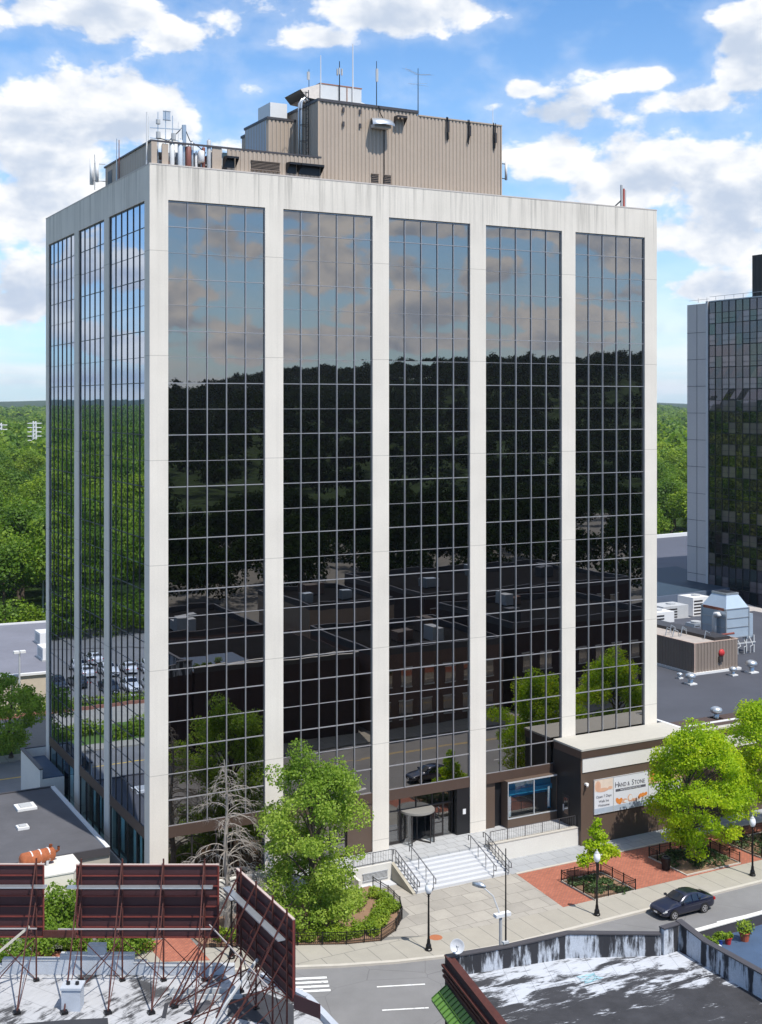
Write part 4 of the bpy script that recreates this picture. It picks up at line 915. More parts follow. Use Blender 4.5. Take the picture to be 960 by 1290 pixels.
# further low roofs, units
lb=T('rear_low_building','low beige walled building with a pale roof between the enclosure and the grey tower','low building',(85,45,0))
mb=MB(); mb.prism([(68,31),(98,31),(104,52),(70,52)],-.1,6.2); mb.build('walls',M('beige render',(.42,.39,.34),.85),lb); MB().sheet([(68.2,31.2),(97.8,31.2),(103.7,51.8),(70.2,51.8)],6.22).build('roof',M('pale roof',(.40,.37,.35),.8,nz=.25,ns=.4),lb)
def unit(x,y,z,sx,sy,sz,mat,lab):
    t_=T('air_handling_unit',lab,'rooftop unit',(x,y,z)); MB().box(x,y,z+.2,x+sx,y+sy,z+sz).build('casing',mat,t_)
    mb=MB(); mb.box(x+.1,y+.1,z,x+sx-.1,y+sy-.1,z+.2); mb.build('base',m_grey,t_)
    mb=MB(); n=5
    for k in range(n): mb.box(x+.15,y-.03,z+.35+k*(sz-.5)/n,x+sx*.55,y-.002,z+.35+(k+.5)*(sz-.5)/n)
    mb.build('grille',m_mull_dark,t_)
    mb=MB(); mb.lathe([(0,.0),(.6,.0),(.62,.18),(0,.18)],(x+sx*.6,y+sy*.5,z+sz),14); mb.build('fan_cowl',m_grey,t_); return t_
unit(76.5,38.5,6.22,3.6,3,2.4,m_white,'white boxy roof unit nearest the right edge of the tower')
unit(81.8,42.5,6.22,4.2,3,2.2,m_grey,'long grey roof unit with dark grilles behind the white box')
unit(88.6,44.5,6.22,3.0,3,2.6,m_white,'white roof unit beside the base of the grey concrete tower side')
unit(79.5,34.2,6.22,1.6,1.6,1.5,m_galv,'small silver roof unit in front of the grey one')
unit(84.8,35.4,6.22,1.3,1.3,1.2,m_galv,'smallest silver cowl unit beside the dark roof duct')
mb=MB(); mb.box(80,32.5,6.22,92,33.6,6.9); o=mb.build('roof_duct',m_membrane,loc=(86,33,6.2)); tag(o,'long dark duct lying on the pale low roof','roof duct')
mb=MB(); mb.box(80.1,32.48,6.9,91.9,33.62,6.95); mb.build('cap',m_grey,o)
bb=T('blue_roof_building','long low building with a dark blue flat roof beyond the roof units','low building',(110,75,0))
mb=MB(); mb.prism([(86,55),(150,62),(165,118),(100,112)],-.1,7.2); mb.build('walls',M('slate wall',(.10,.13,.19),.8),bb)
mb=MB(); mb.sheet([(86.2,55.2),(110.2,58.0),(117,80),(92.2,78.0)],7.22); mb.build('roof_blue',M('dark teal roof felt',(.02,.04,.065),.7,nz=.2,ns=.2),bb)
mb=MB(); mb.sheet([(92.2,78.0),(117,80),(110.2,58.0),(149.7,62.3),(164.5,117.6),(100.3,111.8)],7.216); mb.build('roof_slate',M('slate grey roof felt',(.075,.08,.105),.7,nz=.2,ns=.2),bb)
mb=MB(); mb.bar((100,112,7.5),(165,118,7.5),.8,.7); mb.build('white_parapet',m_white,bb)
mb=MB(); mb.bar((103,84,7.5),(112,82,7.5),.2,.2); mb.build('white_pipe',m_white,bb)
# ------------------------------------------------------------------ the dark tower on the right
rt=T('glass_tower','tall dark glass tower with a blank grey concrete stair wall at the right edge','office tower',(125,45,0))
TX=107.3; zt2=49.95
m_conc2=M('grey precast panel',(.50,.455,.44),.85,nz=.07,ns=.25)
mb=MB(); mb.box(TX+.02,62.3,-.1,140,66.55,zt2-.2); mb.build('stair_wall',m_conc2,rt)
mb=MB(); mb.box(TX-.14,61.85,-.1,TX+.4,62.299,zt2+.1); mb.build('edge_pier',M('pale pier',(.50,.49,.50),.8),rt)
mb=MB(); zz=-.1
for k in range(12): z=zt2-4.6-k*4.1; mb.box(TX-.012,62.3,z,TX+.02,66.56,z+.06)
mb.box(TX-.012,64.35,-.1,TX+.02,64.41,zt2-.2); mb.build('panel_joint',M('joint',(.10,.10,.11),.9),rt)
mb=MB(); mb.box(TX+.15,22,-.1,140,61.84,zt2-.05); mb.build('core',m_black,rt)
def g2mat(name,c1,c2):
    m,g=newmat(name); out(g,g('MixShader',{0:.6,1:g('BsdfGlossy',{'Color':c1+(1,),'Roughness':.01}),2:g('BsdfDiffuse',{'Color':c2+(1,)})})); return m
gms=[g2mat('dark vision glass',(.26,.26,.29),(.006,.006,.008)),g2mat('dark spandrel glass',(.30,.27,.30),(.03,.024,.026)),g2mat('green grey glass',(.24,.27,.27),(.012,.016,.014)),g2mat('glass with pale blinds',(.3,.28,.31),(.17,.14,.14))]
mm=MB(); rr=random.Random(11)
yw=1.42; n=20; rh=1.645; nr=29
for j in range(nr+1):
    z1=zt2-.1-j*rh; z0=z1-rh; floor=(j%2==1); ks=[]; vs=[]
    for i in range(n):
        ks.append(rr.choice([3,3,2,0,3]) if floor and i%7 in (0,2,3,5,6) else rr.choice([0,1,2]) if floor else rr.choice([1,1,1,0,2]))
        if floor and i%7 in (0,2,3,5,6):
            y1=61.84-i*yw; y0=y1-yw; mm.box(TX+.0,y0+.1,z0+.02,TX+.05,y1-.1,z0+.09); mm.box(TX+.0,y0+.1,z0+.7,TX+.05,y1-.1,z0+.76)
    for i in range(n+1): t1=rr.gauss(0,.003); vs+=[(TX+.06+t1,61.84-i*yw,z0),(TX+.06-t1,61.84-i*yw,z1)]
    wb_=MB().add(vs,[(2*i,2*i+2,2*i+3,2*i+1) for i in range(n)]).build('window_band' if floor else 'spandrel_band',None,rt)
    for q in gms: wb_.data.materials.append(q)
    for p_,k in zip(wb_.data.polygons,ks): p_.material_index=k
    mm.box(TX+.0,61.84-n*yw,z1-.04,TX+.12,61.84,z1+.03)
for i in range(n+1): mm.box(TX-.02,61.84-i*yw-.04,-.1,TX+.12,61.84-i*yw+.04,zt2-.1)
mm.build('mullion_grid',M('black mullion',(.02,.02,.022),.5,.3),rt)
mb=MB(); mb.box(TX+.1,22,zt2-.05,140,61.9,zt2+.12); mb.build('roof_edge',m_grey,rt)
mb=MB()
for y in np.arange(34,66,1.9): mb.bar((TX+.3,y,zt2),(TX+.3,y,zt2+.75),.05)
mb.bar((TX+.3,34,zt2+.75),(TX+.3,61.9,zt2+.75),.05); mb.bar((TX+.3,62,zt2+.45),(TX+.3,66.4,zt2+.45),.05); mb.build('roof_rail',m_grey,rt)
mb=MB(); 
ribs(mb,(TX+.5,53.3),(TX+.5,30),zt2,56.1,.9,.06); mb.box(TX+.55,30,zt2,130,53.3,56.05); mb.build('plant_room',M('near black cladding',(.028,.024,.024),.6),rt)
# ------------------------------------------------------------------ foliage tools
def leaves(lobes,n,size,seed,fill=.45,flat=.0,jit=.75):
    r=np.random.default_rng(seed); Lb=np.array(lobes,float)
    w_=(Lb[:,3]*Lb[:,4]+Lb[:,4]*Lb[:,5]+Lb[:,3]*Lb[:,5]); w_/=w_.sum()
    k=r.choice(len(Lb),n,p=w_); d=r.normal(size=(n,3)); d/=np.linalg.norm(d,axis=1)[:,None]
    rad=1-fill*r.random(n)**2.0*1.0; rad*=1+.12*r.normal(size=n)
    c=Lb[k,:3]+d*Lb[k,3:6]*rad[:,None]
    nr=d*(1-jit)+r.normal(size=(n,3))*jit*.6; nr[:,2]+=.35; nr/=np.linalg.norm(nr,axis=1)[:,None]
    a=np.cross(nr,r.normal(size=(n,3))); a/=np.linalg.norm(a,axis=1)[:,None]; b=np.cross(nr,a)
    s=size*(.55+.9*r.random(n))[:,None]
    V=np.stack([c-a*s*.5,c+b*s*.36-nr*s*.10,c+a*s*.5,c-b*s*.36-nr*s*.10],1).reshape(-1,3)
    return V,np.arange(4*n).reshape(n,4)
def hull_lobes(c,rx,ry,z0,z1,n,lr,seed,prof=None,inner=.35):
    """lobe centres spread over an uneven crown hull"""
    rr=random.Random(seed); o=[]
    for i in range(n):
        zt=rr.random(); z=z0+(z1-z0)*zt; k=(prof(zt) if prof else math.sqrt(max(0,1-(2*zt-1)**2)))
        a=rr.uniform(0,2*math.pi); q=(1-inner*rr.random()**1.5)*k*(1+.16*math.sin(3*a+seed)+.10*math.sin(5*a+z))
        l=lr*rr.uniform(.6,1.3); o.append((c[0]+rx*q*math.cos(a),c[1]+ry*q*math.sin(a),z,l,l,l*rr.uniform(.55,.9)))
    return o
def limbs(mb,base,h,lobes,n,seed,r0=.2,fork=.25):
    rr=random.Random(seed); b=Vector(base); top=b+Vector((rr.uniform(-.3,.3),rr.uniform(-.3,.3),h))
    tr=[b,b+Vector((.04*h*rr.uniform(-1,1),.03*h*rr.uniform(-1,1),h*.35)),b.lerp(top,.7),top]
    mb.tube([b-Vector((0,0,.1))]+[b+Vector((0,0,.25))]+tr[1:],[r0*1.5,r0*1.05,r0*.8,r0*.45,r0*.12],8)
    for i in range(n):
        L_=rr.choice(lobes); e=Vector(L_[:3]); z=min(max(e.z-rr.uniform(.8,2.2)-.1*h,b.z+h*fork),b.z+h*.85); s=(z-b.z)/h
        st=tr[0].lerp(tr[1],s/.35) if s<.35 else (tr[1].lerp(tr[2],(s-.35)/.35) if s<.7 else tr[2].lerp(tr[3],(s-.7)/.3))
        m_=st.lerp(e,.5)+Vector((0,0,.25)); mb.tube([st,m_,e],[r0*.32,r0*.2,r0*.06],5)
def tree(name,label,base,lobes,n,size,mat,h,r0,nl,seed,group=None,bark=None,jit=.75,cat='tree'):
    t_=T(name,label,cat,base,group); mb=MB(); limbs(mb,base,h,lobes,nl,seed,r0); mb.build('trunk',bark or m_bark,t_)
    V,F=leaves(lobes,n,size,seed,jit=jit); V=V-np.array(base); link_mesh('crown',np_mesh('crown',V,F,mat),t_); return t_
# large green tree in the planting bed
c=(8.5,-7.2); lob=hull_lobes(c,3.6,3.7,1.3,10.6,130,.82,3,lambda z:(.70+.45*z)*(1 if z<.55 else 1-.70*((z-.55)/.45)**1.6),.6)
lob+=[(c[0]-.6,c[1],11.6,.8,.8,.9),(c[0]-2.3,c[1]+.2,10.3,.7,.7,.7),(c[0]+2.2,c[1],10.2,.75,.75,.7),(c[0]-.2,c[1],10.8,1.1,1.1,1.0),(c[0]+2.6,c[1]-.6,1.6,1.0,1.0,.7),(c[0]+1.2,c[1]-1.2,1.2,1.0,1.0,.6),(c[0]-1.4,c[1]-1.6,1.4,1.1,1.1,.7)]
tree('broadleaf_tree','large bushy green tree in the curved mulch bed left of the entrance steps',(8.94,-7.2,.1),lob,38000,.165,m_leaf_g,10.5,.26,46,3)
# bare dead tree
bt=(3.6,-5.3,.05); t_=T('bare_tree','leafless grey dead tree with drooping branches left of the green tree','tree',bt)
mb=MB(); rr=random.Random(21); H_=11.2
tp_=[Vector(bt)+Vector((.12*math.sin(k*1.3)-.02*k,.08*math.cos(k),H_*k/8)) for k in range(9)]
mb.tube(tp_,[.24-.026*k for k in range(9)],8); mb.build('trunk',m_dead,t_)
mb=MB()
def droop(p,az_,ln,r,el0,lvl):
    pts=[p]; d_=Vector((math.cos(az_),math.sin(az_),0)); n=7; e=el0; q=p.copy()
    for i in range(n):
        st=ln/n; q=q+(d_*math.cos(e)+Vector((0,0,math.sin(e))))*st; e-=rr.uniform(.10,.30)*(1.25 if lvl else 1); pts.append(q.copy())
    mb.tube(pts,[r*(1-.88*i/n) for i in range(n+1)],4,False)
    if lvl<3:
        m_=(12,7,4)[lvl]
        for k in range(m_):
            i=rr.randint(1,n-1); f=rr.random(); s=pts[i].lerp(pts[i+1],f); droop(s,az_+rr.choice((-1,1))*rr.uniform(.25,1.0),ln*rr.uniform(.25,.45),max(r*.42,.012),rr.uniform(-.5,.5),lvl+1)
for k in range(60):
    f=.10+.88*(k/60); z=H_*f; i=min(7,int(f*8)); p=tp_[i].lerp(tp_[i+1],f*8-i); 
    droop(p,rr.uniform(0,6.28),(4.3*(1-f)**.7+.8)*rr.uniform(.75,1.1),.055*(1-f)+.02,rr.uniform(.25,.75),1)
mb.build('branches',m_dead,t_)
# lime trees and the sapling
lob=hull_lobes((40.1,-10.1),3.8,4.0,1.5,9.4,105,.85,8,lambda z:(.70+.5*z)*(1 if z<.5 else 1-.78*((z-.5)/.5)**1.5),.45)+[(39.2,-10.2,10.0,.9,.9,.8),(38.2,-10.3,9.2,1.1,1.1,.8),(40.8,-10.3,9.0,1.0,1.0,.8),(38.3,-11.5,1.3,.9,.9,.6),(36.9,-10.6,2.6,.9,.9,.6)]
tree('maple_tree','large lime green maple growing from the second fenced bed, above the dark car',(39.0,-10.1,.05),lob,40000,.17,m_leaf_l,9.5,.22,40,8)
lob=hull_lobes((48.4,-9.6),4.2,4.0,3.2,10.4,75,1.0,12,lambda z:(.7+.5*z)*(1 if z<.5 else 1-.75*((z-.5)/.5)**1.5),.45)+[(48.2,-9.8,11.2,1,1,.8)]
tree('maple_tree','lime green maple at the right edge of the picture, behind the right hand lamp post',(48.2,-9.6,.05),lob,36000,.17,m_leaf_l,10,.22,36,12)
lob=[(30.3,-10.0,4.15,.35,.35,.45),(30.1,-10.0,3.6,.5,.5,.4),(30.6,-9.9,3.2,.55,.5,.4),(29.7,-10.1,2.8,.6,.55,.35),(30.7,-10,2.55,.7,.6,.4),(31.4,-9.9,2.1,.65,.6,.35),(29.3,-10.1,1.9,.7,.6,.35),(30.3,-10.3,1.9,.8,.7,.4),(31.9,-9.9,1.75,.55,.5,.28),(30.4,-9.5,2.2,.7,.6,.4),(28.9,-10.2,1.6,.45,.4,.25)]
tree('young_tree','small young lime green tree in the first fenced bed, right of the steps',(30.3,-10.1,.05),lob,3000,.19,m_leaf_l,4.2,.06,14,5)
# far side street trees and hedges (north-west corner, seen at the far left)
lob=hull_lobes((-.8,42.6),3.6,3.4,1.5,7.6,60,.95,30)
tree('street_tree','green street tree beside the shaded rear road at the far left',(-.3,42.6,0),lob,13000,.24,m_leaf_g,7,.2,26,30)
def shrubs(name,label,pts,mat,n,size,seed,cat='shrub',kind=None,group=None):
    V,F=leaves(pts,n,size,seed,fill=.3,jit=.6); c=np.array([pts[0][0],pts[0][1],0.]); return link_mesh(name,np_mesh(name,V-c,F,mat),loc=tuple(c),label=label,cat=cat,kind=kind,group=group)
rr=random.Random(2); 
hed=[]; HB=[(15.0,-5.0),(15.0,-7.4),(14.3,-8.8),(13.0,-10.2),(11.6,-11.05),(9.6,-10.45),(6.8,-9.15),(3.4,-7.5),(2.0,-6.9)]
for i in range(len(HB)-1):
    a=Vector(HB[i]);b=Vector(HB[i+1]); 
    for k in range(int((b-a).length/.28)):
        p=a.lerp(b,rr.random()); q=Vector((-(b-a).y,(b-a).x)).normalized()*rr.uniform(-.1,1.25)*-1
        if i<1: q*=.5
        hed.append((p.x+q.x,p.y+q.y,.42,.42,.42,rr.uniform(.30,.45)))
shrubs('low_hedge','low yellow green hedge lining the inside of the curved fence',hed,m_leaf_s,20000,.13,4,'hedge')
sh_=[(12.2+rr.uniform(-1,.9),-5.6+rr.uniform(-1.2,1.2),.6,.6,.6,.6) for _ in range(18)]
shrubs('bush','rounded dark green bush at the foot of the large tree beside the terrace wall',sh_,m_leaf_g,4500,.16,6)
def ground_cover(name,label,x0,y0,x1,y1,seed,mat,n=3500,h=.22):
    rr=random.Random(seed); p=[(rr.uniform(x0,x1),rr.uniform(y0,y1),.1,.45,.45,h*rr.uniform(.6,1.2)) for _ in range(int((x1-x0)*(y1-y0)*2.2))]
    return shrubs(name,label,p,mat,n,.16,seed,'ground cover',kind='stuff')
for i,(x0,y0,x1,y1,sd,h) in enumerate(((28.0,-12.7,31.5,-8.9,1,.18),(36.8,-12.2,41.9,-8.1,2,.35),(44.2,-12.3,51,-8.1,3,.4))):
    mb=MB(); mb.prism([(x0,y0),(x1,y0),(x1,y1),(x0,y1)],-.02,.05); mb.build('bed_soil',m_mulch,kind='structure')
    mb=MB()
    for a,b,c_,d_ in ((x0-.1,y0-.1,x1+.1,y0),(x0-.1,y1,x1+.1,y1+.1),(x0-.1,y0,x0,y1),(x1,y0,x1+.1,y1)): mb.box(a,b,-.02,c_,d_,.09)
    mb.build('bed_kerb',m_kerb,kind='structure')
    ground_cover('ground_cover',['sparse grey green ground cover in the first fenced bed','dark ivy ground cover in the second fenced bed under the maple','dark ivy ground cover in the bed at the right edge'][i],x0+.3,y0+.3,x1-.3,y1-.3,sd,m_leaf_d,4200,h)
def fence(pts,lab,h=.75,step=1.15,closed=False,bal=.13):
    t_=T('bed_fence',lab,'fence',(pts[0][0],pts[0][1],.05)); P_=pts+[pts[0]] if closed else pts; a_=MB();b_=MB();c_=MB()
    for p,q in zip(P_[:-1],P_[1:]):
        p=Vector((p[0],p[1],.05));q=Vector((q[0],q[1],.05)); Ln=(q-p).length; n=max(1,round(Ln/step)); up=Vector((0,0,h))
        a_.bar(p+up,q+up,.035); a_.bar(p+up*.2,q+up*.2,.03); a_.bar(p+up*.78,q+up*.78,.025)
        for i in range(n): s=p.lerp(q,i/n); b_.bar(s,s+up*1.12,.055)
        for i in range(int(Ln/bal)): s=p.lerp(q,(i+.5)*bal/Ln); c_.bar(s,s+up,.016)
    if not closed: s=Vector((pts[-1][0],pts[-1][1],.05)); b_.bar(s,s+Vector((0,0,h*1.12)),.055)
    a_.build('rails',m_iron,t_); b_.build('posts',m_iron,t_); c_.build('pickets',m_iron,t_)
fence([(27.95,-12.75),(31.55,-12.75),(31.55,-8.85),(27.95,-8.85)],'low black fence round the bed of the young tree',.75,1.2,True)
fence([(36.75,-9.9),(36.75,-8.05),(41.95,-8.05),(41.95,-12.25)],'low black fence round the back of the large maple bed')
fence([(44.15,-12.3),(44.15,-8.05),(51,-8.05)],'low black fence round the bed at the right edge')
fence([(15.35,-3.5),(15.5,-5.5),(15.25,-7.65),(14.55,-9.2),(13.25,-10.7),(11.7,-11.6),(9.5,-11.0),(6.7,-9.65),(3.2,-8.0),(1.4,-7.2)],'low black fence following the curved edge of the mulch bed',.75,1.3)
# litter bin
t_=T('litter_bin','black slatted litter bin beside the large maple bed','litter bin',(36.2,-10.6,0)); mb=MB(); mb.lathe([(.0,.03),(.27,.03),(.30,.85),(.33,.9),(.30,.97),(.18,1.0),(.16,.96)],(36.2,-10.6,0),16); mb.build('body',m_black,t_)
mb=MB()
for k in range(16): a_=k*math.pi/8; mb.bar((36.2+.285*math.cos(a_),-10.6+.285*math.sin(a_),.05),(36.2+.315*math.cos(a_),-10.6+.315*math.sin(a_),.86),.03)
mb.build('slats',m_iron,t_)
# street lamps
m_globe=M('frosted lamp glass',(.80,.82,.85),.25)
def lamp(x,y,lab):
    t_=T('street_lamp',lab,'street lamp',(x,y,0),'black post top lamps along the pavement')
    mb=MB(); mb.lathe([(.0,0),(.23,0),(.23,.10),(.19,.14),(.17,.34),(.12,.44),(.105,.62),(.085,.72)],(x,y,0),12); mb.build('base',m_iron,t_,smooth=False)
    mb=MB(); mb.lathe([(.075,.70),(.066,1.6),(.055,3.35),(.075,3.4),(.075,3.46),(.05,3.5),(.13,3.56),(.15,3.62)],(x,y,0),10); mb.build('pole',m_iron,t_,smooth=True)
    mb=MB(); mb.lathe([(.13,3.62),(.21,3.75),(.235,3.92),(.20,4.12),(.15,4.2)],(x,y,0),14); o=mb.build('globe',m_globe,t_,smooth=True)
    mb=MB(); mb.lathe([(.17,4.19),(.12,4.28),(.05,4.34),(.03,4.44),(0,4.48)],(x,y,0),12); mb.build('cap',m_grey,o)
for x,y,l in ((13.71,-14.16,'black lamp post with frosted globe on the plaza in front of the steps'),(26.51,-14.83,'black lamp post with frosted globe by the bed of the young tree'),(41.03,-14.49,'black lamp post with frosted globe at the right edge beside the maple'),(2.3,-9.3,'black lamp post mostly hidden behind the maroon billboards')): lamp(x,y,l)
# ------------------------------------------------------------------ cars
def car_mats(col): 
    m,g=newmat('car paint'); out(g,pbsdf(g,tuple(col),.28,.3,None,.5,**{'Coat Weight':1.,'Coat Roughness':.03})); return m
m_cglass,g_=newmat('car glass'); out(g_,g_('BsdfPrincipled',{'Base Color':(.012,.014,.018,1),'Roughness':.03,'Specular IOR Level':.9}))
m_tyre=M('tyre rubber',(.018,.018,.018),.85); m_rim=M('alloy wheel',(.60,.60,.62),.3,.8); m_taill=M('red tail light',(.4,.01,.01),.2); m_headl=M('head light glass',(.7,.72,.75),.1)
ST=[(0,.34,.60,.60,.60),(.06,.24,.68,.72,.68),(.28,.20,.74,.82,.76),(.75,.19,.83,.87,.87),(1.25,.19,.88,.875,.95),(1.45,.19,.90,.88,1.02),(2.02,.19,.91,.88,1.37),(2.5,.19,.92,.88,1.455),(3.0,.19,.93,.88,1.44),(3.45,.19,.94,.875,1.34),(4.02,.20,.96,.865,1.08),(4.35,.22,.96,.83,1.03),(4.52,.28,.90,.76,.95),(4.58,.40,.70,.68,.70)]
def car_parts(paint,parent,L_=4.58):
    """x forward = -x; nose at x=-2.29"""
    ringn=9; v=[]
    for (x,zb,bz,hw,top) in ST:
        cab= top-bz>.10; th=.60 if cab else hw*.72
        half=[(0,zb),(hw*.88,zb),(hw*.98,zb+.12),(hw,.52),(hw*.985,bz*.94),(hw*.95,bz)]
        half+= [(th+ (.0 if cab else .0),top-.05 if cab else top-.012),(th*.85,top),(0,top+(.015 if cab else .02))]
        v.append([(x-2.29,y,z) for y,z in half]+[(x-2.29,-y,z) for y,z in half[-2:0:-1]])
    n=len(v[0]); mb=MB(); mb.add([p for r_ in v for p in r_],[(i*n+k,i*n+(k+1)%n,(i+1)*n+(k+1)%n,(i+1)*n+k) for i in range(len(v)-1) for k in range(n)]+[tuple(range(n)),tuple(range((len(v)-1)*n,len(v)*n))[::-1]])
    bo=mb.build('body',paint,parent,smooth=True)
    md=bo.modifiers.new('sub','SUBSURF'); md.levels=1; md.render_levels=2
    # glass
    def pt(i,k,e=.012):
        p=Vector(v[i][k]); return p
    sg=MB()
    for sgn,kk in ((1,(5,6)),(-1,(n-5,n-6))):
        for a,b in ((5,7),(7,8),(8,10)):
            q=[pt(a,kk[0]),pt(b,kk[0]),pt(b,kk[1]),pt(a,kk[1])]; c_=sum(q,Vector())/4
            q=[c_+(p-c_)*.86+Vector((0,.030*sgn,.01)) for p in q]; sg.quad(*q)
    sg.build('side_window',m_cglass,parent)
    ws=MB(); q=[Vector((1.50-2.29,.66,1.045)),Vector((1.50-2.29,-.66,1.045)),Vector((2.02-2.29,-.53,1.365)),Vector((2.02-2.29,.53,1.365))]; up=Vector((-.02,0,.03))
    ws.add([q[0]+up,Vector((1.40-2.29,0,1.045))+up,q[1]+up,q[2]+up,Vector((1.97-2.29,0,1.40))+up,q[3]+up],[(0,1,4,5),(1,2,3,4)]); ws.build('windscreen',m_cglass,parent)
    rw=MB(); q=[Vector((3.98-2.29,.60,1.10)),Vector((3.98-2.29,-.60,1.10)),Vector((3.47-2.29,-.52,1.345)),Vector((3.47-2.29,.52,1.345))]; up=Vector((.02,0,.03)); rw.quad(*[p+up for p in q]); rw.build('rear_window',m_cglass,parent)
    for x in (.86-2.29,3.52-2.29):
        for sy in (-1,1):
            wh=T('wheel',None,None,(0,0,0)); wh.parent=parent
            mb=MB(); mb.lathe([(0,-.1),(.29,-.1),(.32,-.07),(.32,.07),(.29,.1),(0,.1)],(0,0,0),20); mb.v=[(x+p[0],sy*(.80)+p[2],.32+p[1]) for p in mb.v]; mb.build('tyre',m_tyre,wh)
            mb=MB()
            mb.lathe([(.205,.0),(.225,.012),(.19,.016),(.185,0)],(0,0,0),20)
            for k in range(5):
                a_=k*2*math.pi/5; mb.add([(.04*math.cos(a_+1.2),.04*math.sin(a_+1.2),.012),(.20*math.cos(a_+.16),.20*math.sin(a_+.16),.012),(.20*math.cos(a_-.16),.20*math.sin(a_-.16),.012),(.04*math.cos(a_-1.2),.04*math.sin(a_-1.2),.012)],[(0,1,2,3)])
            mb.lathe([(0,.02),(.06,.018)],(0,0,0),12); mb.v=[(x+p[0],sy*(.905+p[2]),.32+p[1]) for p in mb.v]; mb.build('rim',m_rim,wh)
            mb=MB(); mb.lathe([(0,0),(.365,0)],(0,0,0),20); mb.v=[(x+p[0],sy*.888,.34+p[1]) for p in mb.v if True]; mb.build('wheel_arch',m_black,wh)
    for sy in (-1,1):
        mb=MB(); mb.add([(-2.24,sy*.52,.60),(-2.24,sy*.72,.62),(-1.98,sy*.82,.70),(-1.98,sy*.83,.60),(-2.22,sy*.74,.54),(-2.27,sy*.50,.54)],[(0,1,2,3,4,5)]); 
        mb.add([(-2.26,sy*.50,.56),(-2.26,sy*.72,.56),(-2.05,sy*.80,.72),(-2.10,sy*.55,.69)],[(0,1,2,3)]); mb.build('headlight',m_headl,parent)
        mb=MB(); mb.box(2.12,sy*.55,.72,2.27,sy*.82,.88); mb.build('tail_light',m_taill,parent)
        mb=MB(); mb.box(-.72,sy*.90,.95,-.55,sy*1.04,1.07); mb.build('mirror',paint,parent)
    mb=MB(); mb.box(-2.31,-.42,.42,-2.25,.42,.56); mb.build('grille',m_black,parent)
    mb=MB(); mb.box(-2.335,-.16,.40,-2.312,.16,.50); mb.build('number_plate',m_white,parent)
def car(label,paint,loc,rz,group=None):
    t_=T('parked_car',label,'car',(0,0,0),group); car_parts(paint,t_); t_.location=loc; t_.rotation_euler=(0,0,rz); return t_
car('dark navy blue saloon car driving along the street by the kerb',car_mats((.005,.008,.030)),(32.2,-16.85,-.13),0)
sc_=car('silver car in the side street, partly hidden by the billboard roof at the bottom left',car_mats((.45,.49,.55)),(2.2,-18.2,-.13),R(75))
w_=car('white car parked in rows in the car park mirrored in the side glass',car_mats((.75,.75,.75)),(-24,76,-.12),R(90),'cars in the car park behind the tower')
k_=0
dk=car('dark car parked in the car park mirrored in the side glass',car_mats((.02,.025,.03)),(-11,71,-.12),R(90),'dark cars in the car park behind the tower')
for (x,y,wh) in [(-26.6,76,1),(-21.3,76,1),(-18.6,76,1),(-15.9,76.3,1),(-29.3,76,1),(-32,76,0),(-24,66,1),(-21.3,66,1),(-18.6,66,1),(-26.6,66,1),(-16,66,0),(-13.5,71,0),(-8.5,71,0),(-6,71,0),(-16,80,1),(-19,84,1),(-34.7,76,1)]:
    copy_tree(w_ if wh else dk,loc=(x,y,-.12),rz=R(90)+(math.pi if (int(x)%2) else 0))
# ------------------------------------------------------------------ foreground roofs
wb=T('white_roof_building','low building with a white coated flat roof carrying the billboards','low building',(-12,-32,0))
ZW=7.6; PD=Vector((6.6,-3.6)).normalized(); PN=Vector((-PD.y,PD.x))   # parapet line direction, PN points away from the camera
pc=Vector((-11.41,-23.61))
roofp=[(-27,-14.9),(-4.65,-27.3),(-2.6,-31.4),(-3.2,-50),(-30,-50)]
mb=MB(); mb.prism(roofp[::-1],-.15,ZW-.01); mb.build('walls',m_brickwall2,wb)
MB().sheet(roofp[::-1],ZW).build('roof',m_whiteroof,wb)
def PP(px,off=0): # distance along the parapet from pc
    q=pc+PD*px+PN*off; return q
steps_=[(-17,-2.75,7.85),(-2.75,-1.9,8.05),(-1.9,-.35,8.30),(-.35,.75,8.55),(.75,1.75,9.05),(1.75,3.1,8.62),(3.1,3.7,8.2),(3.7,7.7,8.0)]
steps_=[(-17,-3.3,7.95),(-3.3,-.55,8.25),(-.55,.75,8.5),(.75,1.6,8.95),(1.6,2.95,8.5),(2.95,3.5,8.15),(3.5,7.7,8.0)]
mb=MB(); cp=MB()
for a,b,z in steps_:
    q=[PP(a),PP(b),PP(b,.32),PP(a,.32)]; mb.prism([tuple(p) for p in q],ZW-.3,z)
    q=[PP(a-.0,-.02),PP(b,-.02),PP(b,.34),PP(a,.34)]; cp.prism([tuple(p) for p in q],z,z+.05)
mb.build('parapet',m_whitepar,wb); cp.build('coping',m_grey,wb)
mb=MB(); mb.bar((-3.6,-28.3,ZW+.15),(-2.7,-31.4,ZW+.15),.3,.3); mb.bar((-2.7,-31.4,ZW+.15),(-3.2,-50,ZW+.15),.3,.3); mb.build('side_kerb',m_whitepar,wb)
ch=T('roof_chimney','squat whitewashed block chimney on the white roof in front of the billboards','chimney',(-12.2,-26.9,ZW)); mb=MB()
a_=math.atan2(PD.y,PD.x); 
def rbox(mb,cx,cy,z0,z1,lx,ly,ang):
    d_=Vector((math.cos(ang),math.sin(ang))); e=Vector((-d_.y,d_.x)); c_=Vector((cx,cy)); mb.prism([tuple(c_-d_*lx-e*ly),tuple(c_+d_*lx-e*ly),tuple(c_+d_*lx+e*ly),tuple(c_-d_*lx+e*ly)],z0,z1)
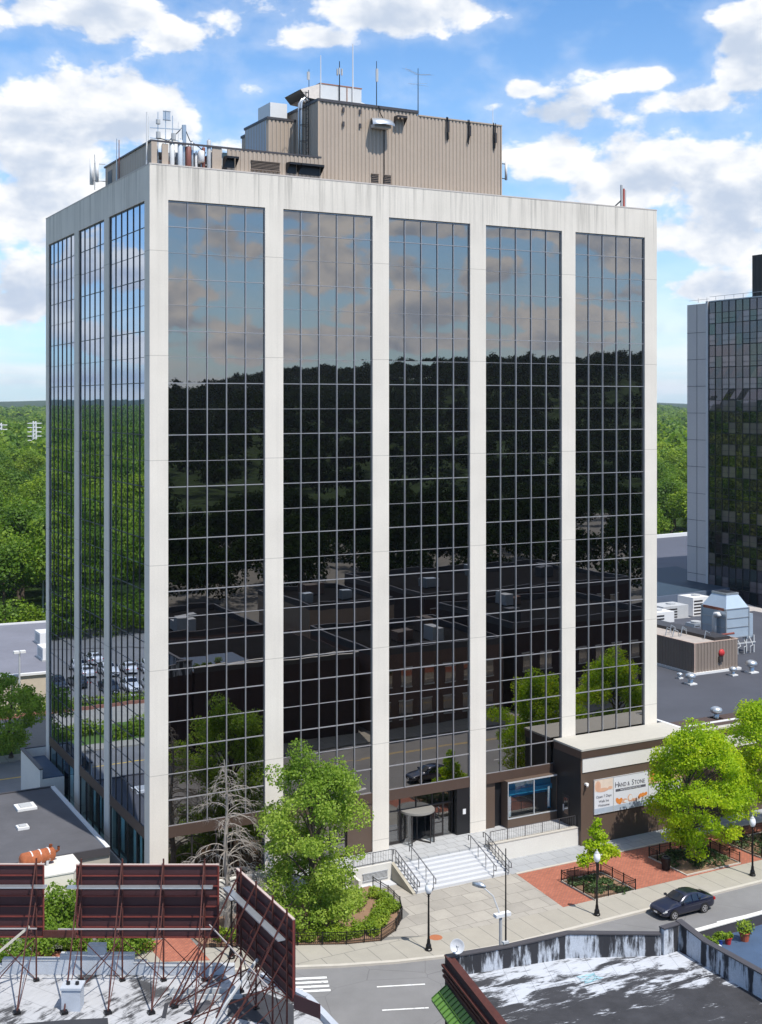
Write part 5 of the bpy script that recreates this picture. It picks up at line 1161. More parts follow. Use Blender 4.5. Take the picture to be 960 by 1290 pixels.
rbox(mb,-12.2,-26.9,ZW,ZW+.95,.42,.36,a_); mb.build('stack',m_whitepar,ch); mb=MB(); rbox(mb,-12.2,-26.9,ZW+.95,ZW+1.05,.47,.41,a_); mb.build('cap',m_whitepar,ch)
mb=MB(); 
for q in (-.2,.2): mb.lathe([(.09,0),(.09,.12),(0,.12)],(-12.2+q*PD.x,-26.9+q*PD.y,ZW+1.05),8)
mb.build('flue',m_black,ch)
def tarp(pts,z,lab,mat,nm='roofing_sheet'):
    o=MB().prism(pts,z,z+.03).build(nm,mat,loc=(pts[0][0],pts[0][1],z)); return tag(o,lab,'roofing felt')
m_felt=M('black roofing felt',(.035,.036,.042),.7,nz=.35,ns=1.5,bump=.5,bs=3)
tarp([(-15.6,-29.0),(-11.4,-29.9),(-11.1,-28.6),(-12.8,-27.9),(-15.6,-27.0)],ZW,'black felt patch at the lower left corner of the white roof',m_felt)
tarp([(-6.4,-30.9),(-4.3,-33.4),(-3.4,-31.4),(-4.2,-29.4),(-5.6,-29.3)],ZW,'largest black felt patch, under the slanting billboard',m_felt)
tarp([(-8.0,-29.8),(-7.6,-30.2),(-6.5,-29.6),(-6.7,-29.1)],ZW+.01,'small grey felt scrap between two billboard struts',M('worn grey felt',(.07,.07,.08),.8,nz=.3))
tarp([(-9.0,-29.7),(-8.85,-29.8),(-8.3,-28.6),(-8.45,-28.5)],ZW+.01,'narrow black plank shaped felt strip beside a strut foot',m_felt)
mb=MB(); rbox(mb,-6.6,-28.6,ZW,ZW+.35,1.6,.06,a_); rbox(mb,-6.6,-28.95,ZW,ZW+.2,1.6,.06,a_); mb.build('low_pipe_rack',m_grey,loc=(-6.6,-28.6,ZW),label='low grey pipe rack lying along the parapet of the white roof',cat='pipe rack')
# ------------------------------------------------------------------ billboards seen from behind
def billboard(lab,p0,p1,zb,zt,posts,back,over=.35,seed=0,brace=True,plank=True,plank_ext=(.0,.0)):
    p0=Vector(p0);p1=Vector(p1); d_=(p1-p0).normalized(); nb=Vector((-d_.y,d_.x))*back   # nb points towards the struts
    L3=lambda s,o,z: (p0.x+d_.x*s+nb.x*o,p0.y+d_.y*s+nb.y*o,z); Ln=(p1-p0).length
    t_=T('billboard',lab,'billboard',(p0.x,p0.y,ZW)); mb=MB()
    mb.prism([L3(0,-.10,0)[:2],L3(Ln,-.10,0)[:2],L3(Ln,-.02,0)[:2],L3(0,-.02,0)[:2]],zb,zt); mb.build('board',m_maroon,t_)
    mb=MB(); n=7
    for k in range(n+1):
        z=zb+(zt-zb)*k/n; mb.bar(L3(0,.04,z),L3(Ln,.04,z),.06,.05)
    mb.bar(L3(0,.0,zb),L3(0,.0,zt),.08); mb.bar(L3(Ln,.0,zb),L3(Ln,.0,zt),.08); mb.build('stringers',M('dark red stringers',(.14,.028,.022),.6,nz=.4,ns=3),t_)
    MB().bar(L3(-.05,0,zt+.03),L3(Ln+.05,0,zt+.03),.12,.05).build('top_angle',M('pale rusted angle',(.45,.36,.32),.6),t_)
    mb=MB(); rr=random.Random(seed); f=3.3
    for i,s in enumerate(posts):
        mb.bar(L3(s,.12,ZW),L3(s,.12,zt+.35),.065)
        mb.bar(L3(s-.02,.15,zt+.15),L3(s+.0,f,ZW),.055)
        mb.bar(L3(s,.12,zb+1.9),L3(s,1.15,zb+.35),.04); mb.bar(L3(s,.12,zb),L3(s,1.25,zb+.75),.035)
        if brace: mb.bar(L3(s,.12,zb+.1),L3(s,f*.95,ZW+.05),.03)
    mb.build('frames',m_rust,t_)
    mb=MB()
    for s0,s1 in zip(posts[:-1],posts[1:]):
        mb.bar(L3(s0,.12,ZW+.05),L3(s1,.12,zb),.032); mb.bar(L3(s1,.12,ZW+.05),L3(s0,.12,zb),.032)
    for s0,s1 in zip(posts[:-1:2],posts[1::2]): mb.bar(L3(s0,f*.9,ZW+.1),L3(s1,f*.35,zb+.2),.035)
    mb.build('cross_bracing',m_rust,t_)
    mb=MB(); z=zt-.85
    if plank: mb.bar(L3(plank_ext[0],.45,z),L3(Ln+plank_ext[1],.45,z),.34,.06)
    mb.build('catwalk_plank',m_galv,t_)
    mb=MB(); mb.bar(L3(-.6 if plank_ext[0]<0 else 0,1.15,zb+.85),L3(Ln,1.15,zb+.85),.05); mb.build('lower_rail',M('weathered pale rail',(.36,.33,.33),.6),t_)
    for s in posts:
        MB().bar(L3(s,f,ZW),L3(s,f,ZW+.12),.3).build('foot',m_iron,t_); MB().bar(L3(s,.12,ZW),L3(s,.12,ZW+.1),.25).build('foot',m_iron,t_)
    return t_,L3
a0=Vector((-11.31,-24.24)); a1=Vector((-5.47,-27.37)); dA=(a1-a0).normalized()
billboard('maroon backed billboard in the middle, its rusty frame standing on the white roof',tuple(a0),tuple(a1),9.6,12.97,[.22,2.15,4.08,6.0],-1,seed=1,plank_ext=(-.35,-.2))
b1=a0-dA*1.58; b0=b1-dA*6.6
t_,_L=billboard('maroon backed billboard cut off by the left edge of the picture',tuple(b0),tuple(b1),9.62,12.99,[.3,2.25,4.3,6.3],-1,seed=2,plank_ext=(0,.25))
mb=MB(); mb.bar((b1.x+.0,b1.y,9.75),(a0.x,a0.y,9.75),.12,.32); mb.build('link_beam',m_rust,t_)
mb=MB(); q0=b1-dA*.4; q1=Vector((b1.x,b1.y))-dA*3.2; mb.bar((q0.x-.5,q0.y-1.1,10.6),(q1.x-1.2,q1.y-2.0,8.3),.09); mb.build('pale_brace',M('weathered timber',(.45,.42,.36),.8),t_)
c0=(-4.88,-28.3); c1=(-4.93,-34.75)
t_,L3=billboard('maroon backed billboard on the right, turned edge on to the street',c0,c1,9.55,12.97,[.75,2.6,4.5,6.05],-1,seed=3,plank_ext=(-.3,-.2))
mb=MB()
for (a,b) in (((-8.0,-28.8,7.7),(-5.1,-31.0,9.6)),((-8.6,-30.6,7.65),(-5.1,-33.6,9.8)),((-6.5,-27.9,9.6),(-8.4,-29.0,7.7)),((-8.2,-28.8,7.7),(-5.1,-29.0,10.2)),((-5.2,-28.6,9.4),(-8.0,-31.9,7.7)),((-8.5,-33.8,7.7),(-5.1,-32.3,9.8))): mb.bar(a,b,.05)
mb.build('extra_bracing',m_rust,t_)
mb=MB(); mb.bar((-8.9,-33.4,7.8),(-5.2,-31.5,10.1),.10); mb.build('pale_strut',m_grey,t_)
mb=MB(); mb.prism([(-4.98,-34.9),(-4.4,-36.2),(-4.36,-36.2),(-4.9,-34.9)][::-1],9.3,9.9); mb.build('torn_flap',m_maroon,t_)
# whitewashed shed wall, tank, shrubs behind the billboards
wl=T('white_block','small cream rendered block behind the billboards with a rusty tank on top','small building',(-6,2,0))
mb=MB(); mb.prism([(-9.2,1.2),(-4.9,1.2),(-4.15,2.6),(-4.15,4.4),(-9.2,4.4)],-.1,3.15); mb.build('walls',M('cream render',(.68,.64,.55),.85,nz=.06),wl)
mb=MB(); mb.prism([(-9.25,1.15),(-4.87,1.15),(-4.1,2.55),(-4.1,4.45),(-9.25,4.45)],3.15,3.25); mb.build('coping',m_conc_plain,wl)
tk=T('rusty_tank','orange rusted cylinder tank lying on cradles on the cream block','tank',(-6.7,3.4,3.25))
mb=MB(); mb.tube([(-8.0,3.1,3.85),(-7.85,3.12,3.85),(-5.75,3.5,3.85),(-5.6,3.52,3.85)],[.3,.47,.47,.3],14); mb.build('shell',m_rusty,tk,smooth=True)
mb=MB()
for x,y in ((-7.4,3.2),(-6.2,3.42)): mb.box(x-.08,y-.45,3.25,x+.08,y+.45,3.6)
mb.build('cradle',m_grey,tk)
for xx in (-7.3,-6.7,-6.1): MB().tube([(xx-.03,3.24+(xx+7.3)*.18,3.85),(xx+.05,3.255+(xx+7.3)*.18,3.85)],.49,16).build('strap',m_white,tk); mb=MB(); mb.tube([(-5.9,3.5,4.2),(-5.85,3.5,4.5)],.12,8); mb.tube([(-5.5,3.6,3.9),(-5.3,3.6,4.0),(-5.3,3.6,4.25)],.09,8); mb.build('nozzle',m_rusty,tk)
# low annex roof along the west side
wr=T('west_low_building','low building with a weathered grey roof along the left side of the tower','low building',(-10,15,0))
mb=MB(); mb.prism([(-30,5.1),(-1.3,5.1),(-1.3,21.2),(-30,21.2)],-.1,2.98); mb.build('walls',M('dull beige wall',(.40,.37,.32),.9),wr)
MB().sheet([(-30,5.1),(-1.6,5.1),(-1.6,21.2),(-30,21.2)],3.0).build('roof',m_membrane2,wr)
mb=MB(); mb.box(-1.6,5.0,2.9,-1.3,21.2,3.12); mb.build('white_coping',m_white,wr); mb=MB(); mb.box(-30,4.95,2.55,-1.3,5.1,3.1); mb.build('dark_fascia',m_trim,wr); mb=MB(); mb.box(-30,21.2,2.9,-1.3,21.4,3.1); mb.build('rear_edge',m_trim,wr)
def skylight(x,y,s,lab):
    t_=T('roof_skylight',lab,'skylight',(x,y,3)); mb=MB(); mb.box(x-s,y-s,3,x+s,y+s,3.18); mb.build('kerb',m_white,t_); MB().box(x-s*.6,y-s*.6,3.18,x+s*.6,y+s*.6,3.26).build('lid',m_grey,t_)
skylight(-4.6,16.9,.75,'larger square white skylight with a grey lid on the shaded roof'); skylight(-5.85,12.2,.42,'smaller square white hatch on the grey roof')
an2=T('white_annex','white walled annex with a sunken blue roof at the tower\'s far left corner','annex',(-1,27,0))
mb=MB(); mb.box(-2.05,23.0,-.1,-1.85,30.2,4.05); mb.box(-1.85,23.0,-.1,-.02,23.2,3.2); mb.box(-1.85,30.0,-.1,3,30.2,4.05); mb.build('white_wall',m_conc_plain,an2)
mb=MB(); mb.box(-2.12,22.95,4.05,-1.8,30.3,4.15); mb.box(-1.8,30.0,4.05,3,30.3,4.15); mb.build('dark_coping',m_trim,an2); MB().box(-1.85,23.2,-.1,-.02,30.0,3.3).build('blue_roof',m_blueroof,an2)
for x,y,l in ((-1.2,26.0,'left'),(-.6,27.3,'right')):
    t_=T('bollard','yellow safety bollard by the rear road, the %s one of two'%l,'bollard',(x-1.6,y,0)); MB().lathe([(.11,0),(.11,.95),(.06,1.02),(0,1.03)],(x-1.6,y,0),10).build('post',M('yellow paint',(.70,.45,.03),.5),t_); MB().lathe([(.115,.6),(.115,.7)],(x-1.6,y,0),10).build('band',m_white,t_)
# shrubs near the billboards
rr=random.Random(17)
def clump(x,y,rx,ry,z0,z1,n,l): return [(x+rr.uniform(-rx,rx),y+rr.uniform(-ry,ry),rr.uniform(z0,z1),l*rr.uniform(.6,1.2),l*rr.uniform(.6,1.2),l*rr.uniform(.5,1)) for _ in range(n)]
shrubs('bush','tall bush growing between the two left billboards against the cream wall',clump(-6.6,-.6,1.6,.9,.6,2.6,34,.7),m_leaf_g,7000,.18,71)
shrubs('hedge_row','dark hedge showing under the left billboards behind the white parapet',clump(-8.5,-3.4,4.5,.9,.3,1.4,50,.6)+clump(-3.6,-5.6,1.9,.8,.3,1.3,26,.55),m_leaf_g,12000,.17,72,'hedge')
# ------------------------------------------------------------------ dark roofed building at the bottom right
db=T('dark_roof_building','dark brick building with a tar roof smeared with worn white coating','low building',(9,-40,0))
W1=[(3.87,-32.47),(10.16,-33.48),(14.3,-35.4),(15.75,-35.3),(15.57,-37.41),(15.5,-41.2),(14.5,-52),(-1,-52),(2.51,-39.68)]
ZD=7.85
mb=MB(); mb.prism(W1[::-1],-.15,ZD-.01); mb.build('walls',m_brickwall,db)
MB().sheet([(4.1,-32.7),(10.1,-33.7),(14.4,-35.7),(15.3,-35.6),(15.25,-41.2),(14.2,-51.8),(-.7,-51.8),(2.8,-39.7)][::-1],ZD).build('roof',m_darkroof,db)
def par(pl,zs,th,mat,nm,cop=None,label=None):
    mb=MB(); cp=MB()
    for i in range(len(pl)-1):
        a=Vector(pl[i]);b=Vector(pl[i+1]); d_=(b-a).normalized(); q=Vector((d_.y,-d_.x))*th   # inward (right of a->b)
        k=max(1,int((b-a).length/.5)); 
        mb.prism([tuple(a),tuple(a+q),tuple(b+q),tuple(b)],ZD-.05,[zs[i],zs[i],zs[i+1],zs[i+1]])
        o=q*.12; cp.prism([tuple(a-o),tuple(a+q+o),tuple(b+q+o),tuple(b-o)],[zs[i],zs[i],zs[i+1],zs[i+1]],[zs[i]+.06,zs[i]+.06,zs[i+1]+.06,zs[i+1]+.06])
    o=mb.build(nm,mat,db,label=label); cp.build('coping',cop or m_trim,o); return o
par([(3.87,-32.47),(7.0,-32.97),(10.16,-33.48),(14.3,-35.4)],[8.75,8.8,9.0,8.85],.3,m_parapet_t,'front_parapet')
par([(14.3,-35.4),(15.75,-35.3)],[9.1,9.1],.3,m_parapet_t,'corner_parapet')
par([(15.75,-35.3),(15.57,-37.41),(15.5,-41.2),(14.5,-52)],[9.15,8.95,8.95,8.95],.3,m_parapet_t,'right_parapet')
par([(2.0,-41.7),(3.87,-32.47)][0:0]+[(-1,-52),(2.51,-39.68),(3.87,-32.47)],[8.3,8.55,8.75],.3,m_brickwall,'left_parapet',m_rust)
# moulded cornice lines on the left wall
mb=MB(); a=Vector((3.87,-32.47,0)); b=Vector((2.51,-39.68,0)); d_=(b-a).normalized(); nrm=Vector((d_.y,-d_.x,0))
nrm=-nrm if nrm.x>0 else nrm
for k,z in enumerate((8.35,8.1,7.85)): mb.bar(a+nrm*(.10-.03*k)+Vector((0,0,z)),b+nrm*(.10-.03*k)+Vector((0,0,z-.15)),.16,.10)
mb.build('cornice',m_rust,db)
aw=T('green_awning','sloping bright green standing seam awning on the side of the dark brick building','awning',(3.4,-33.5,6.9))
m_green=M('green awning metal',(.11,.23,.04),.5,nz=.12)
p0=a+Vector((-.0,-.35,0)); 
def AW(s,o,z): p=a.lerp(b,s)+nrm*o; return (p.x,p.y,z)
mb=MB(); mb.add([AW(.05,.05,7.55),AW(.95,.05,7.35),AW(.95,.8,6.8),AW(.05,.8,7.0),AW(.05,.8,6.9),AW(.95,.8,6.7),AW(.05,.05,6.7),AW(.95,.05,6.5)],[(0,3,2,1),(3,4,5,2),(0,6,4,3),(1,2,5,7)]); mb.build('panel',m_green,aw)
mb=MB()
for k in range(0,19): s=.05+.9*k/18; mb.bar(AW(s,.05,7.56-.2*(s-.05)/.9),AW(s,.8,7.02-.2*(s-.05)/.9),.05,.05)
mb.bar(AW(.05,.45,7.3),AW(.95,.45,7.1),.04); mb.build('seams',M('dark green seams',(.04,.10,.015),.5),aw)
dsh=T('satellite_dish','small grey satellite dish on the left front corner of the dark roof parapet','satellite dish',(4.25,-32.9,8.8))
mb=MB(); mb.lathe([(0,0),(.15,.015),(.27,.06),(.33,.10),(.34,.10),(.30,.065),(.15,.0),(0,-.02)],(0,0,0),20)
nd=Vector((-.45,-.75,.35)).normalized(); qd=nd.to_track_quat('Z','Y'); mb.v=[tuple(qd@Vector(p)+Vector((4.25,-32.95,9.3))) for p in mb.v]; mb.build('reflector',M('grey dish',(.50,.51,.53),.5),dsh,smooth=True)
mb=MB(); mb.tube([(4.3,-32.8,8.8),(4.3,-32.8,9.2),(4.27,-32.9,9.3)],.03,6); c_=Vector((4.25,-32.95,9.3)); mb.tube([c_+Vector((0,0,-.3)),c_+nd*.4],.015,5); mb.box(4.02,-33.32,9.4,4.12,-33.22,9.5); mb.build('arm',m_grey,dsh)
mp_=T('whip_mast','tall thin whip mast fixed to the front parapet of the dark roof','mast',(7.0,-33.0,8.8)); MB().tube([(7.0,-32.9,8.0),(7.0,-32.9,13.4)],[.05,.025],6).build('mast',m_iron,mp_); mb=MB(); mb.box(6.8,-33.05,8.9,7.1,-32.85,9.0); mb.build('bracket',m_grey,mp_)
mb=MB(); rr=random.Random(4); p=Vector((9.6,-36.0,ZD+.03)); pts=[]
for k in range(26): pts.append(p+Vector((.45*math.sin(k*1.1)*(1+.3*rr.random()),.35*math.cos(k*.9),.02*k*.1)))
mb.tube(pts,.015,4); o=mb.build('cable_coil',M('pale blue cable',(.25,.45,.50),.5),loc=(9.6,-36,ZD)); tag(o,'tangled coil of pale blue cable lying on the dark roof','cable')
# cobra head style street light standing on the near pavement
sl_=T('street_light','grey street light with a slim arm and two flat heads behind the dark roof parapet','street light',(9.1,-29.3,0))
MB().tube([(9.1,-29.3,0),(9.1,-29.3,8.45)],[.11,.08],8).build('pole',m_grey,sl_)
MB().box(8.75,-29.45,8.45,9.65,-29.15,8.62).build('photocell_box',m_white,sl_)
mb=MB(); mb.tube([(9.1,-29.3,8.5),(8.9,-28.9,9.4),(8.6,-28.4,9.75)],.035,6); mb.build('arm',m_grey,sl_)
mb=MB(); mb.tube([(8.7,-28.5,9.75),(8.55,-28.2,9.8),(8.4,-27.8,9.75)],[.07,.17,.10],8); mb.build('lamp_head',m_galv,sl_,smooth=True)
# roof terrace with pots at the right edge
rtc=T('terrace_building','building with a blue floored roof terrace and potted plants at the right edge','low building',(19,-39,0))
mb=MB(); mb.prism([(16.0,-35.2),(34,-34.8),(34,-52),(15.2,-52),(15.8,-41)][::-1],-.15,7.9); mb.build('walls',m_brickwall,rtc)
MB().sheet([(23,-35.3),(33.9,-35.1),(33.9,-51.8),(15.4,-51.8),(15.9,-43),(23,-43)][::-1],7.905).build('tar_roof',m_tar,rtc)
MB().sheet([(16.1,-35.5),(22.9,-35.3),(22.9,-42.9),(16.0,-42.9),(16.0,-41)][::-1],7.91).build('blue_floor',M('blue terrace felt',(.05,.085,.15),.7,nz=.2),rtc)
mb=MB(); mb.bar((16.0,-35.3,8.15),(34,-34.9,8.15),.25,.5); mb.build('parapet',m_trim,rtc); mb=MB(); mb.bar((16.0,-35.3,8.43),(34,-34.9,8.43),.3,.05); mb.build('coping',m_conc_plain,rtc)
def pot(x,y,r,h,col,lab,pl=.35):
    t_=T('potted_plant',lab,'potted plant',(x,y,7.91)); MB().lathe([(0,0),(r*.7,0),(r,h),(r*1.1,h),(r*1.1,h*1.1),(r*.9,h*1.1),(r*.85,h*.95),(0,h*.95)],(x,y,7.91),14).build('pot',col,t_,smooth=False)
    V,F=leaves([(x+random.Random(k).uniform(-.15,.15),y+random.Random(k+9).uniform(-.15,.15),7.91+h+pl*.5,pl*.7,pl*.7,pl*.7) for k in range(4)],420,.11,int(x*10)); V-=np.array((x,y,7.91)); link_mesh('foliage',np_mesh('foliage',V,F,m_leaf_s),t_)
pot(18.9,-36.4,.27,.4,M('terracotta',(.42,.10,.05),.7),'bushy plant in a large red clay pot on the roof terrace',.5)
pot(17.9,-36.3,.18,.3,m_red,'small plant in a red pot beside the large clay pot',.2); pot(17.4,-36.2,.2,.3,M('blue glaze',(.02,.05,.25),.3),'small plant in a dark blue pot',.3)
t_=T('planter_box','long white planter box with a leafy plant at the left end of the roof terrace','planter',(16.6,-36.4,7.91)); MB().box(16.45,-36.7,7.91,17.1,-36.4,8.15).build('box',m_white,t_)
V,F=leaves([(16.5,-36.35,8.3,.3,.25,.3),(16.8,-36.5,8.25,.25,.2,.22)],500,.1,77); V-=np.array((16.6,-36.4,7.91)); link_mesh('foliage',np_mesh('foliage',V,F,m_leaf_s),t_)
# ------------------------------------------------------------------ opposite side of the street, seen only in the mirror glass
def block(name,lab,x0,y0,x1,y1,h,mat,roofm,win=True,seed=0):
    t_=T(name,lab,'building',((x0+x1)/2,(y0+y1)/2,0)); MB().box(x0,y0,-.15,x1,y1,h-.4).build('wall',mat,t_)
    mb=MB()
    for a,b,c_,d_ in ((x0,y0,x1,y0+.3),(x0,y1-.3,x1,y1),(x0,y0+.3,x0+.3,y1-.3),(x1-.3,y0+.3,x1,y1-.3)): mb.box(a,b,h-.4,c_,d_,h+.35)
    mb.build('parapet',m_trim,t_); MB().sheet([(x0+.3,y0+.3),(x1-.3,y0+.3),(x1-.3,y1-.3),(x0+.3,y1-.3)],h-.39).build('roof',roofm,t_)
    rr=random.Random(int(x0*3)); 
    for k in range(3):
        ux,uy=rr.uniform(x0+1,x1-4),rr.uniform(y0+1,y1-4); um=MB().box(ux,uy,h-.3,ux+rr.uniform(1.2,2.6),uy+rr.uniform(1.2,2.4),h+rr.uniform(.6,1.6)).build('roof_box',rr.choice([m_grey,m_galv,m_trim,m_brickwall2]),t_)
    if win:
        n=int((x1-x0)/2.6)
        for fl in range(1 if h<7 else 2):
            for i in range(n):
                x=x0+1+i*2.6; z=.9+fl*3.4; wv=MB().box(x,y1-.02,z,x+1.3,y1+.03,z+1.8).build('window',m_glass,t_)
                mb=MB(); mb.box(x-.07,y1-.01,z-.12,x+1.37,y1+.12,z); mb.box(x-.07,y1-.01,z+1.8,x+1.37,y1+.08,z+1.92); mb.build('sill',m_conc_plain,wv)
block('brick_building','brown brick two storey building opposite, seen in the mirror glass beside the terrace',35.5,-50,52,-34.5,8.2,m_brickwall2,m_tar)
block('brick_building','dark brick corner building opposite with a tall parapet, seen in the mirror glass',54,-52,74,-35,9.5,m_brickwall,m_tar)
block('brick_building','long low shop building behind the roofs opposite, seen in the mirror glass',8,-78,34,-60,7,m_brickwall2,m_tar)
block('brick_building','tan three storey house behind the roofs opposite, seen in the mirror glass',40,-76,52,-60,9,M('tan brick',(.33,.25,.18),.9),m_tar)
block('brick_building','wide dark warehouse behind the corner building, seen in the mirror glass',60,-90,96,-66,8,m_brickwall,m_tar)
block('brick_building','narrow brick house far behind the street opposite, seen in the mirror glass',78,-50,92,-36,7.5,m_brickwall,m_tar)
wt=T('school_building','pale low building beyond the rear road with a grey roof and roof boxes','low building',(12,78,0))
mb=MB(); mb.prism([(2.2,63.5),(26,62),(30,96),(6,98)],-.1,3.5); mb.build('walls',M('tan render wall',(.50,.43,.34),.85),wt); MB().sheet([(2.4,63.7),(25.8,62.2),(29.8,95.8),(6.1,97.8)],3.52).build('roof',M('pale grey roof',(.16,.165,.20),.8,nz=.25,ns=.2),wt)
mb=MB(); mb.bar((2.2,63.5,3.6),(26,62,3.6),.5,.25); mb.bar((2.2,63.5,3.6),(6,98,3.6),.4,.25); mb.bar((6,98,3.6),(30,96,3.6),.4,.25); mb.build('white_edge',m_white,wt)
for i,(x,y,lab) in enumerate(((9.2,70,'nearer white roof box on the pale low building at far left'),(11.2,80,'farther white roof box on the pale low building at far left'))):
    t_=T('air_handling_unit',lab,'rooftop unit',(x,y,3.5)); MB().box(x,y,3.7,x+3,y+3,5.1).build('casing',m_white,t_); MB().box(x-.1,y-.1,3.52,x+3.1,y+3.1,3.7).build('base',m_grey,t_); MB().box(x-.03,y+.4,3.9,x,y+2.4,4.8).build('grille',m_grey,t_)
mb=MB(); mb.bar((-30,60.6,.7),(1.6,60.6,.7),.06); mb.bar((-30,60.6,.35),(1.6,60.6,.35),.06)
for k in range(17): mb.bar((-30+k*1.97,60.6,-.1),(-30+k*1.97,60.6,.9),.1)
mb.build('guard_rail',M('brown guard rail',(.14,.09,.06),.8),loc=(0,60.6,0),label='long brown guard rail beyond the rear road',cat='guard rail')
MB().box(-60,58.6,-.15,26,58.9,.25).build('low_wall',M('reddish low wall',(.30,.14,.10),.9),loc=(0,58.7,0),label='low reddish wall edging the car park verge',cat='low wall')
def lightpole(x,y,h,lab):
    t_=T('light_pole',lab,'light pole',(x,y,0)); MB().tube([(x,y,0),(x,y,h)],[.16,.09],8).build('pole',m_grey,t_); mb=MB()
    for k in (-1,1): mb.box(x+k*.35-.3,y-.3,h-.05,x+k*.35+.3,y+.3,h+.2)
    mb.build('lamp_head',m_white,t_)
lightpole(20.5,118,14.5,'tall grey floodlight pole with two white heads among the trees at far left')
lightpole(4.6,61.5,6.5,'short dark light pole in front of the pale low building at far left')
for i,(x0_,lab) in enumerate(((153,'white lattice pylon rising above the woods, clear of the left edge'),(120,'white lattice pylon cut by the left edge of the picture'))):
    pass
def pylon(x,y,h,lab):
    t_=T('pylon',lab,'pylon',(x,y,0)); mb=MB()
    for sx,sy in ((-1,-1),(1,-1),(1,1),(-1,1)): mb.bar((x+sx*1.3,y+sy*1.3,0),(x+sx*.6,y+sy*.6,h),.35)
    for k in range(14): z=h*k/14; s=1.3-.7*k/14; s2=1.3-.7*(k+1)/14; mb.bar((x-s,y-s,z),(x+s2,y-s2,z+h/14),.22); mb.bar((x+s,y-s,z),(x-s2,y-s2,z+h/14),.22)
    mb.build('lattice',m_white,t_); mb=MB()
    for k in range(6): z=h-1-k*2.1; mb.bar((x-3.3,y+.5,z),(x+3.3,y-.5,z),.4)
    mb.build('cross_arms',m_white,t_)
d1=Vector((-.4370*.8813+ 0,0)) # unused
def at(px,depth):   # ground position at a bearing from the camera, at a depth in metres
    X=(px-480)/FPX*depth; return (CAMP.x+X*.8813067+depth*.4725446, CAMP.y-X*.4725446+depth*.8813067)
x,y=at(43.5,620); pylon(x,y,25.5,'white lattice pylon rising above the woods, clear of the left edge')
x,y=at(0,600); pylon(x,y,25.0,'white lattice pylon cut by the left edge of the picture')
# ------------------------------------------------------------------ woodland
def crown_template(seed,n,size,lobn=16,lr=.36):
    """unit broad crown: radius about 1, height from 0 to about 1.5"""
    rr=random.Random(seed); lobes=[]
    for i in range(lobn):
        a=rr.uniform(0,6.28); zt=rr.random()**.8; k=math.sqrt(max(.05,1-(zt*1.02)**2.2)); q=k*.78*(1-.35*rr.random()**2); l=lr*rr.uniform(.7,1.25)
        lobes.append((q*math.cos(a),q*math.sin(a),.2+zt*.95,l,l,l*.75))
    lobes.append((0,0,1.1,.42,.42,.34)); lobes.append((0,0,.7,.62,.62,.55)); return leaves(lobes,n,size,seed,fill=.35,jit=.5)
near_t=[crown_template(100+i,5500,.065,30,.27) for i in range(4)]
mid_t=[crown_template(200+i,700,.14,20,.30) for i in range(5)]
fine_t=[crown_template(250+i,1700,.09,24,.28) for i in range(4)]
far_t=[crown_template(300+i,150,.30,14) for i in range(5)]
hill_t=[crown_template(400+i,230,.24,14) for i in range(5)]
protos=[]
for i,(V,F) in enumerate(near_t):
    Vs=V*np.array((6.2,6.2,6.2))+np.array((0,0,5.2)); t_=T('woodland_tree','leafy green tree of the dense woodland beyond the low buildings','tree',(0,0,0),'trees of the woodland beyond the low buildings')
    link_mesh('crown',np_mesh('woodland_crown',Vs,F,m_leaf_f),t_)
    mb=MB(); mb.tube([(0,0,-.3),(.1,0,4),(0,.2,9)],[.35,.25,.1],6); mb.build('trunk',m_bark,t_); protos.append(t_)
used=[False]*4; cnt=0
rr=random.Random(99)
def place_near(x,y,s,hz):
    global cnt
    k=rr.randrange(4); z=hill(x,y)-.2
    if not used[k]:
        t_=protos[k]; used[k]=True; t_.location=(x,y,z); t_.rotation_euler=(0,0,rr.uniform(0,6.28)); t_.scale=(s,s,s*hz)
    else: copy_tree(protos[k],loc=(x,y,z),rz=rr.uniform(0,6.28),scale=(s,s,s*hz))
    cnt+=1
accV={'mid':[], 'far':[]}; 
def put(tp,lst,x,y,s,hz):
    V,F=tp[rng.integers(len(tp))]; a=rng.uniform(0,6.28); c_,s_=math.cos(a),math.sin(a)
    P=V*np.array((6.2*s,6.2*s,6.2*s*hz))+np.array((0,0,5.2*s*hz)); Q=np.empty_like(P); Q[:,0]=P[:,0]*c_-P[:,1]*s_+x; Q[:,1]=P[:,0]*s_+P[:,1]*c_+y; Q[:,2]=P[:,2]+hill(x,y)-.2; lst.append(Q)
def in_wedge(x,y,marg=14.):
    dx,dy=x-CAMP.x,y-CAMP.y; X=dx*.8813-dy*.4725; Yd=dx*.4725+dy*.8813
    if Yd<20: return False
    px=480+FPX*X/Yd; m_=marg/Yd*FPX*.5
    return (-m_<px<62+m_) or (822-m_<px<872+m_)
blocked=[(2,60,32,101),(64,26,168,122),(104,15,145,70),(-70,58,2,101)]
def free(x,y,m_=4): return not any(a-m_<x<c_+m_ and b-m_<y<d_+m_ for a,b,c_,d_ in blocked)
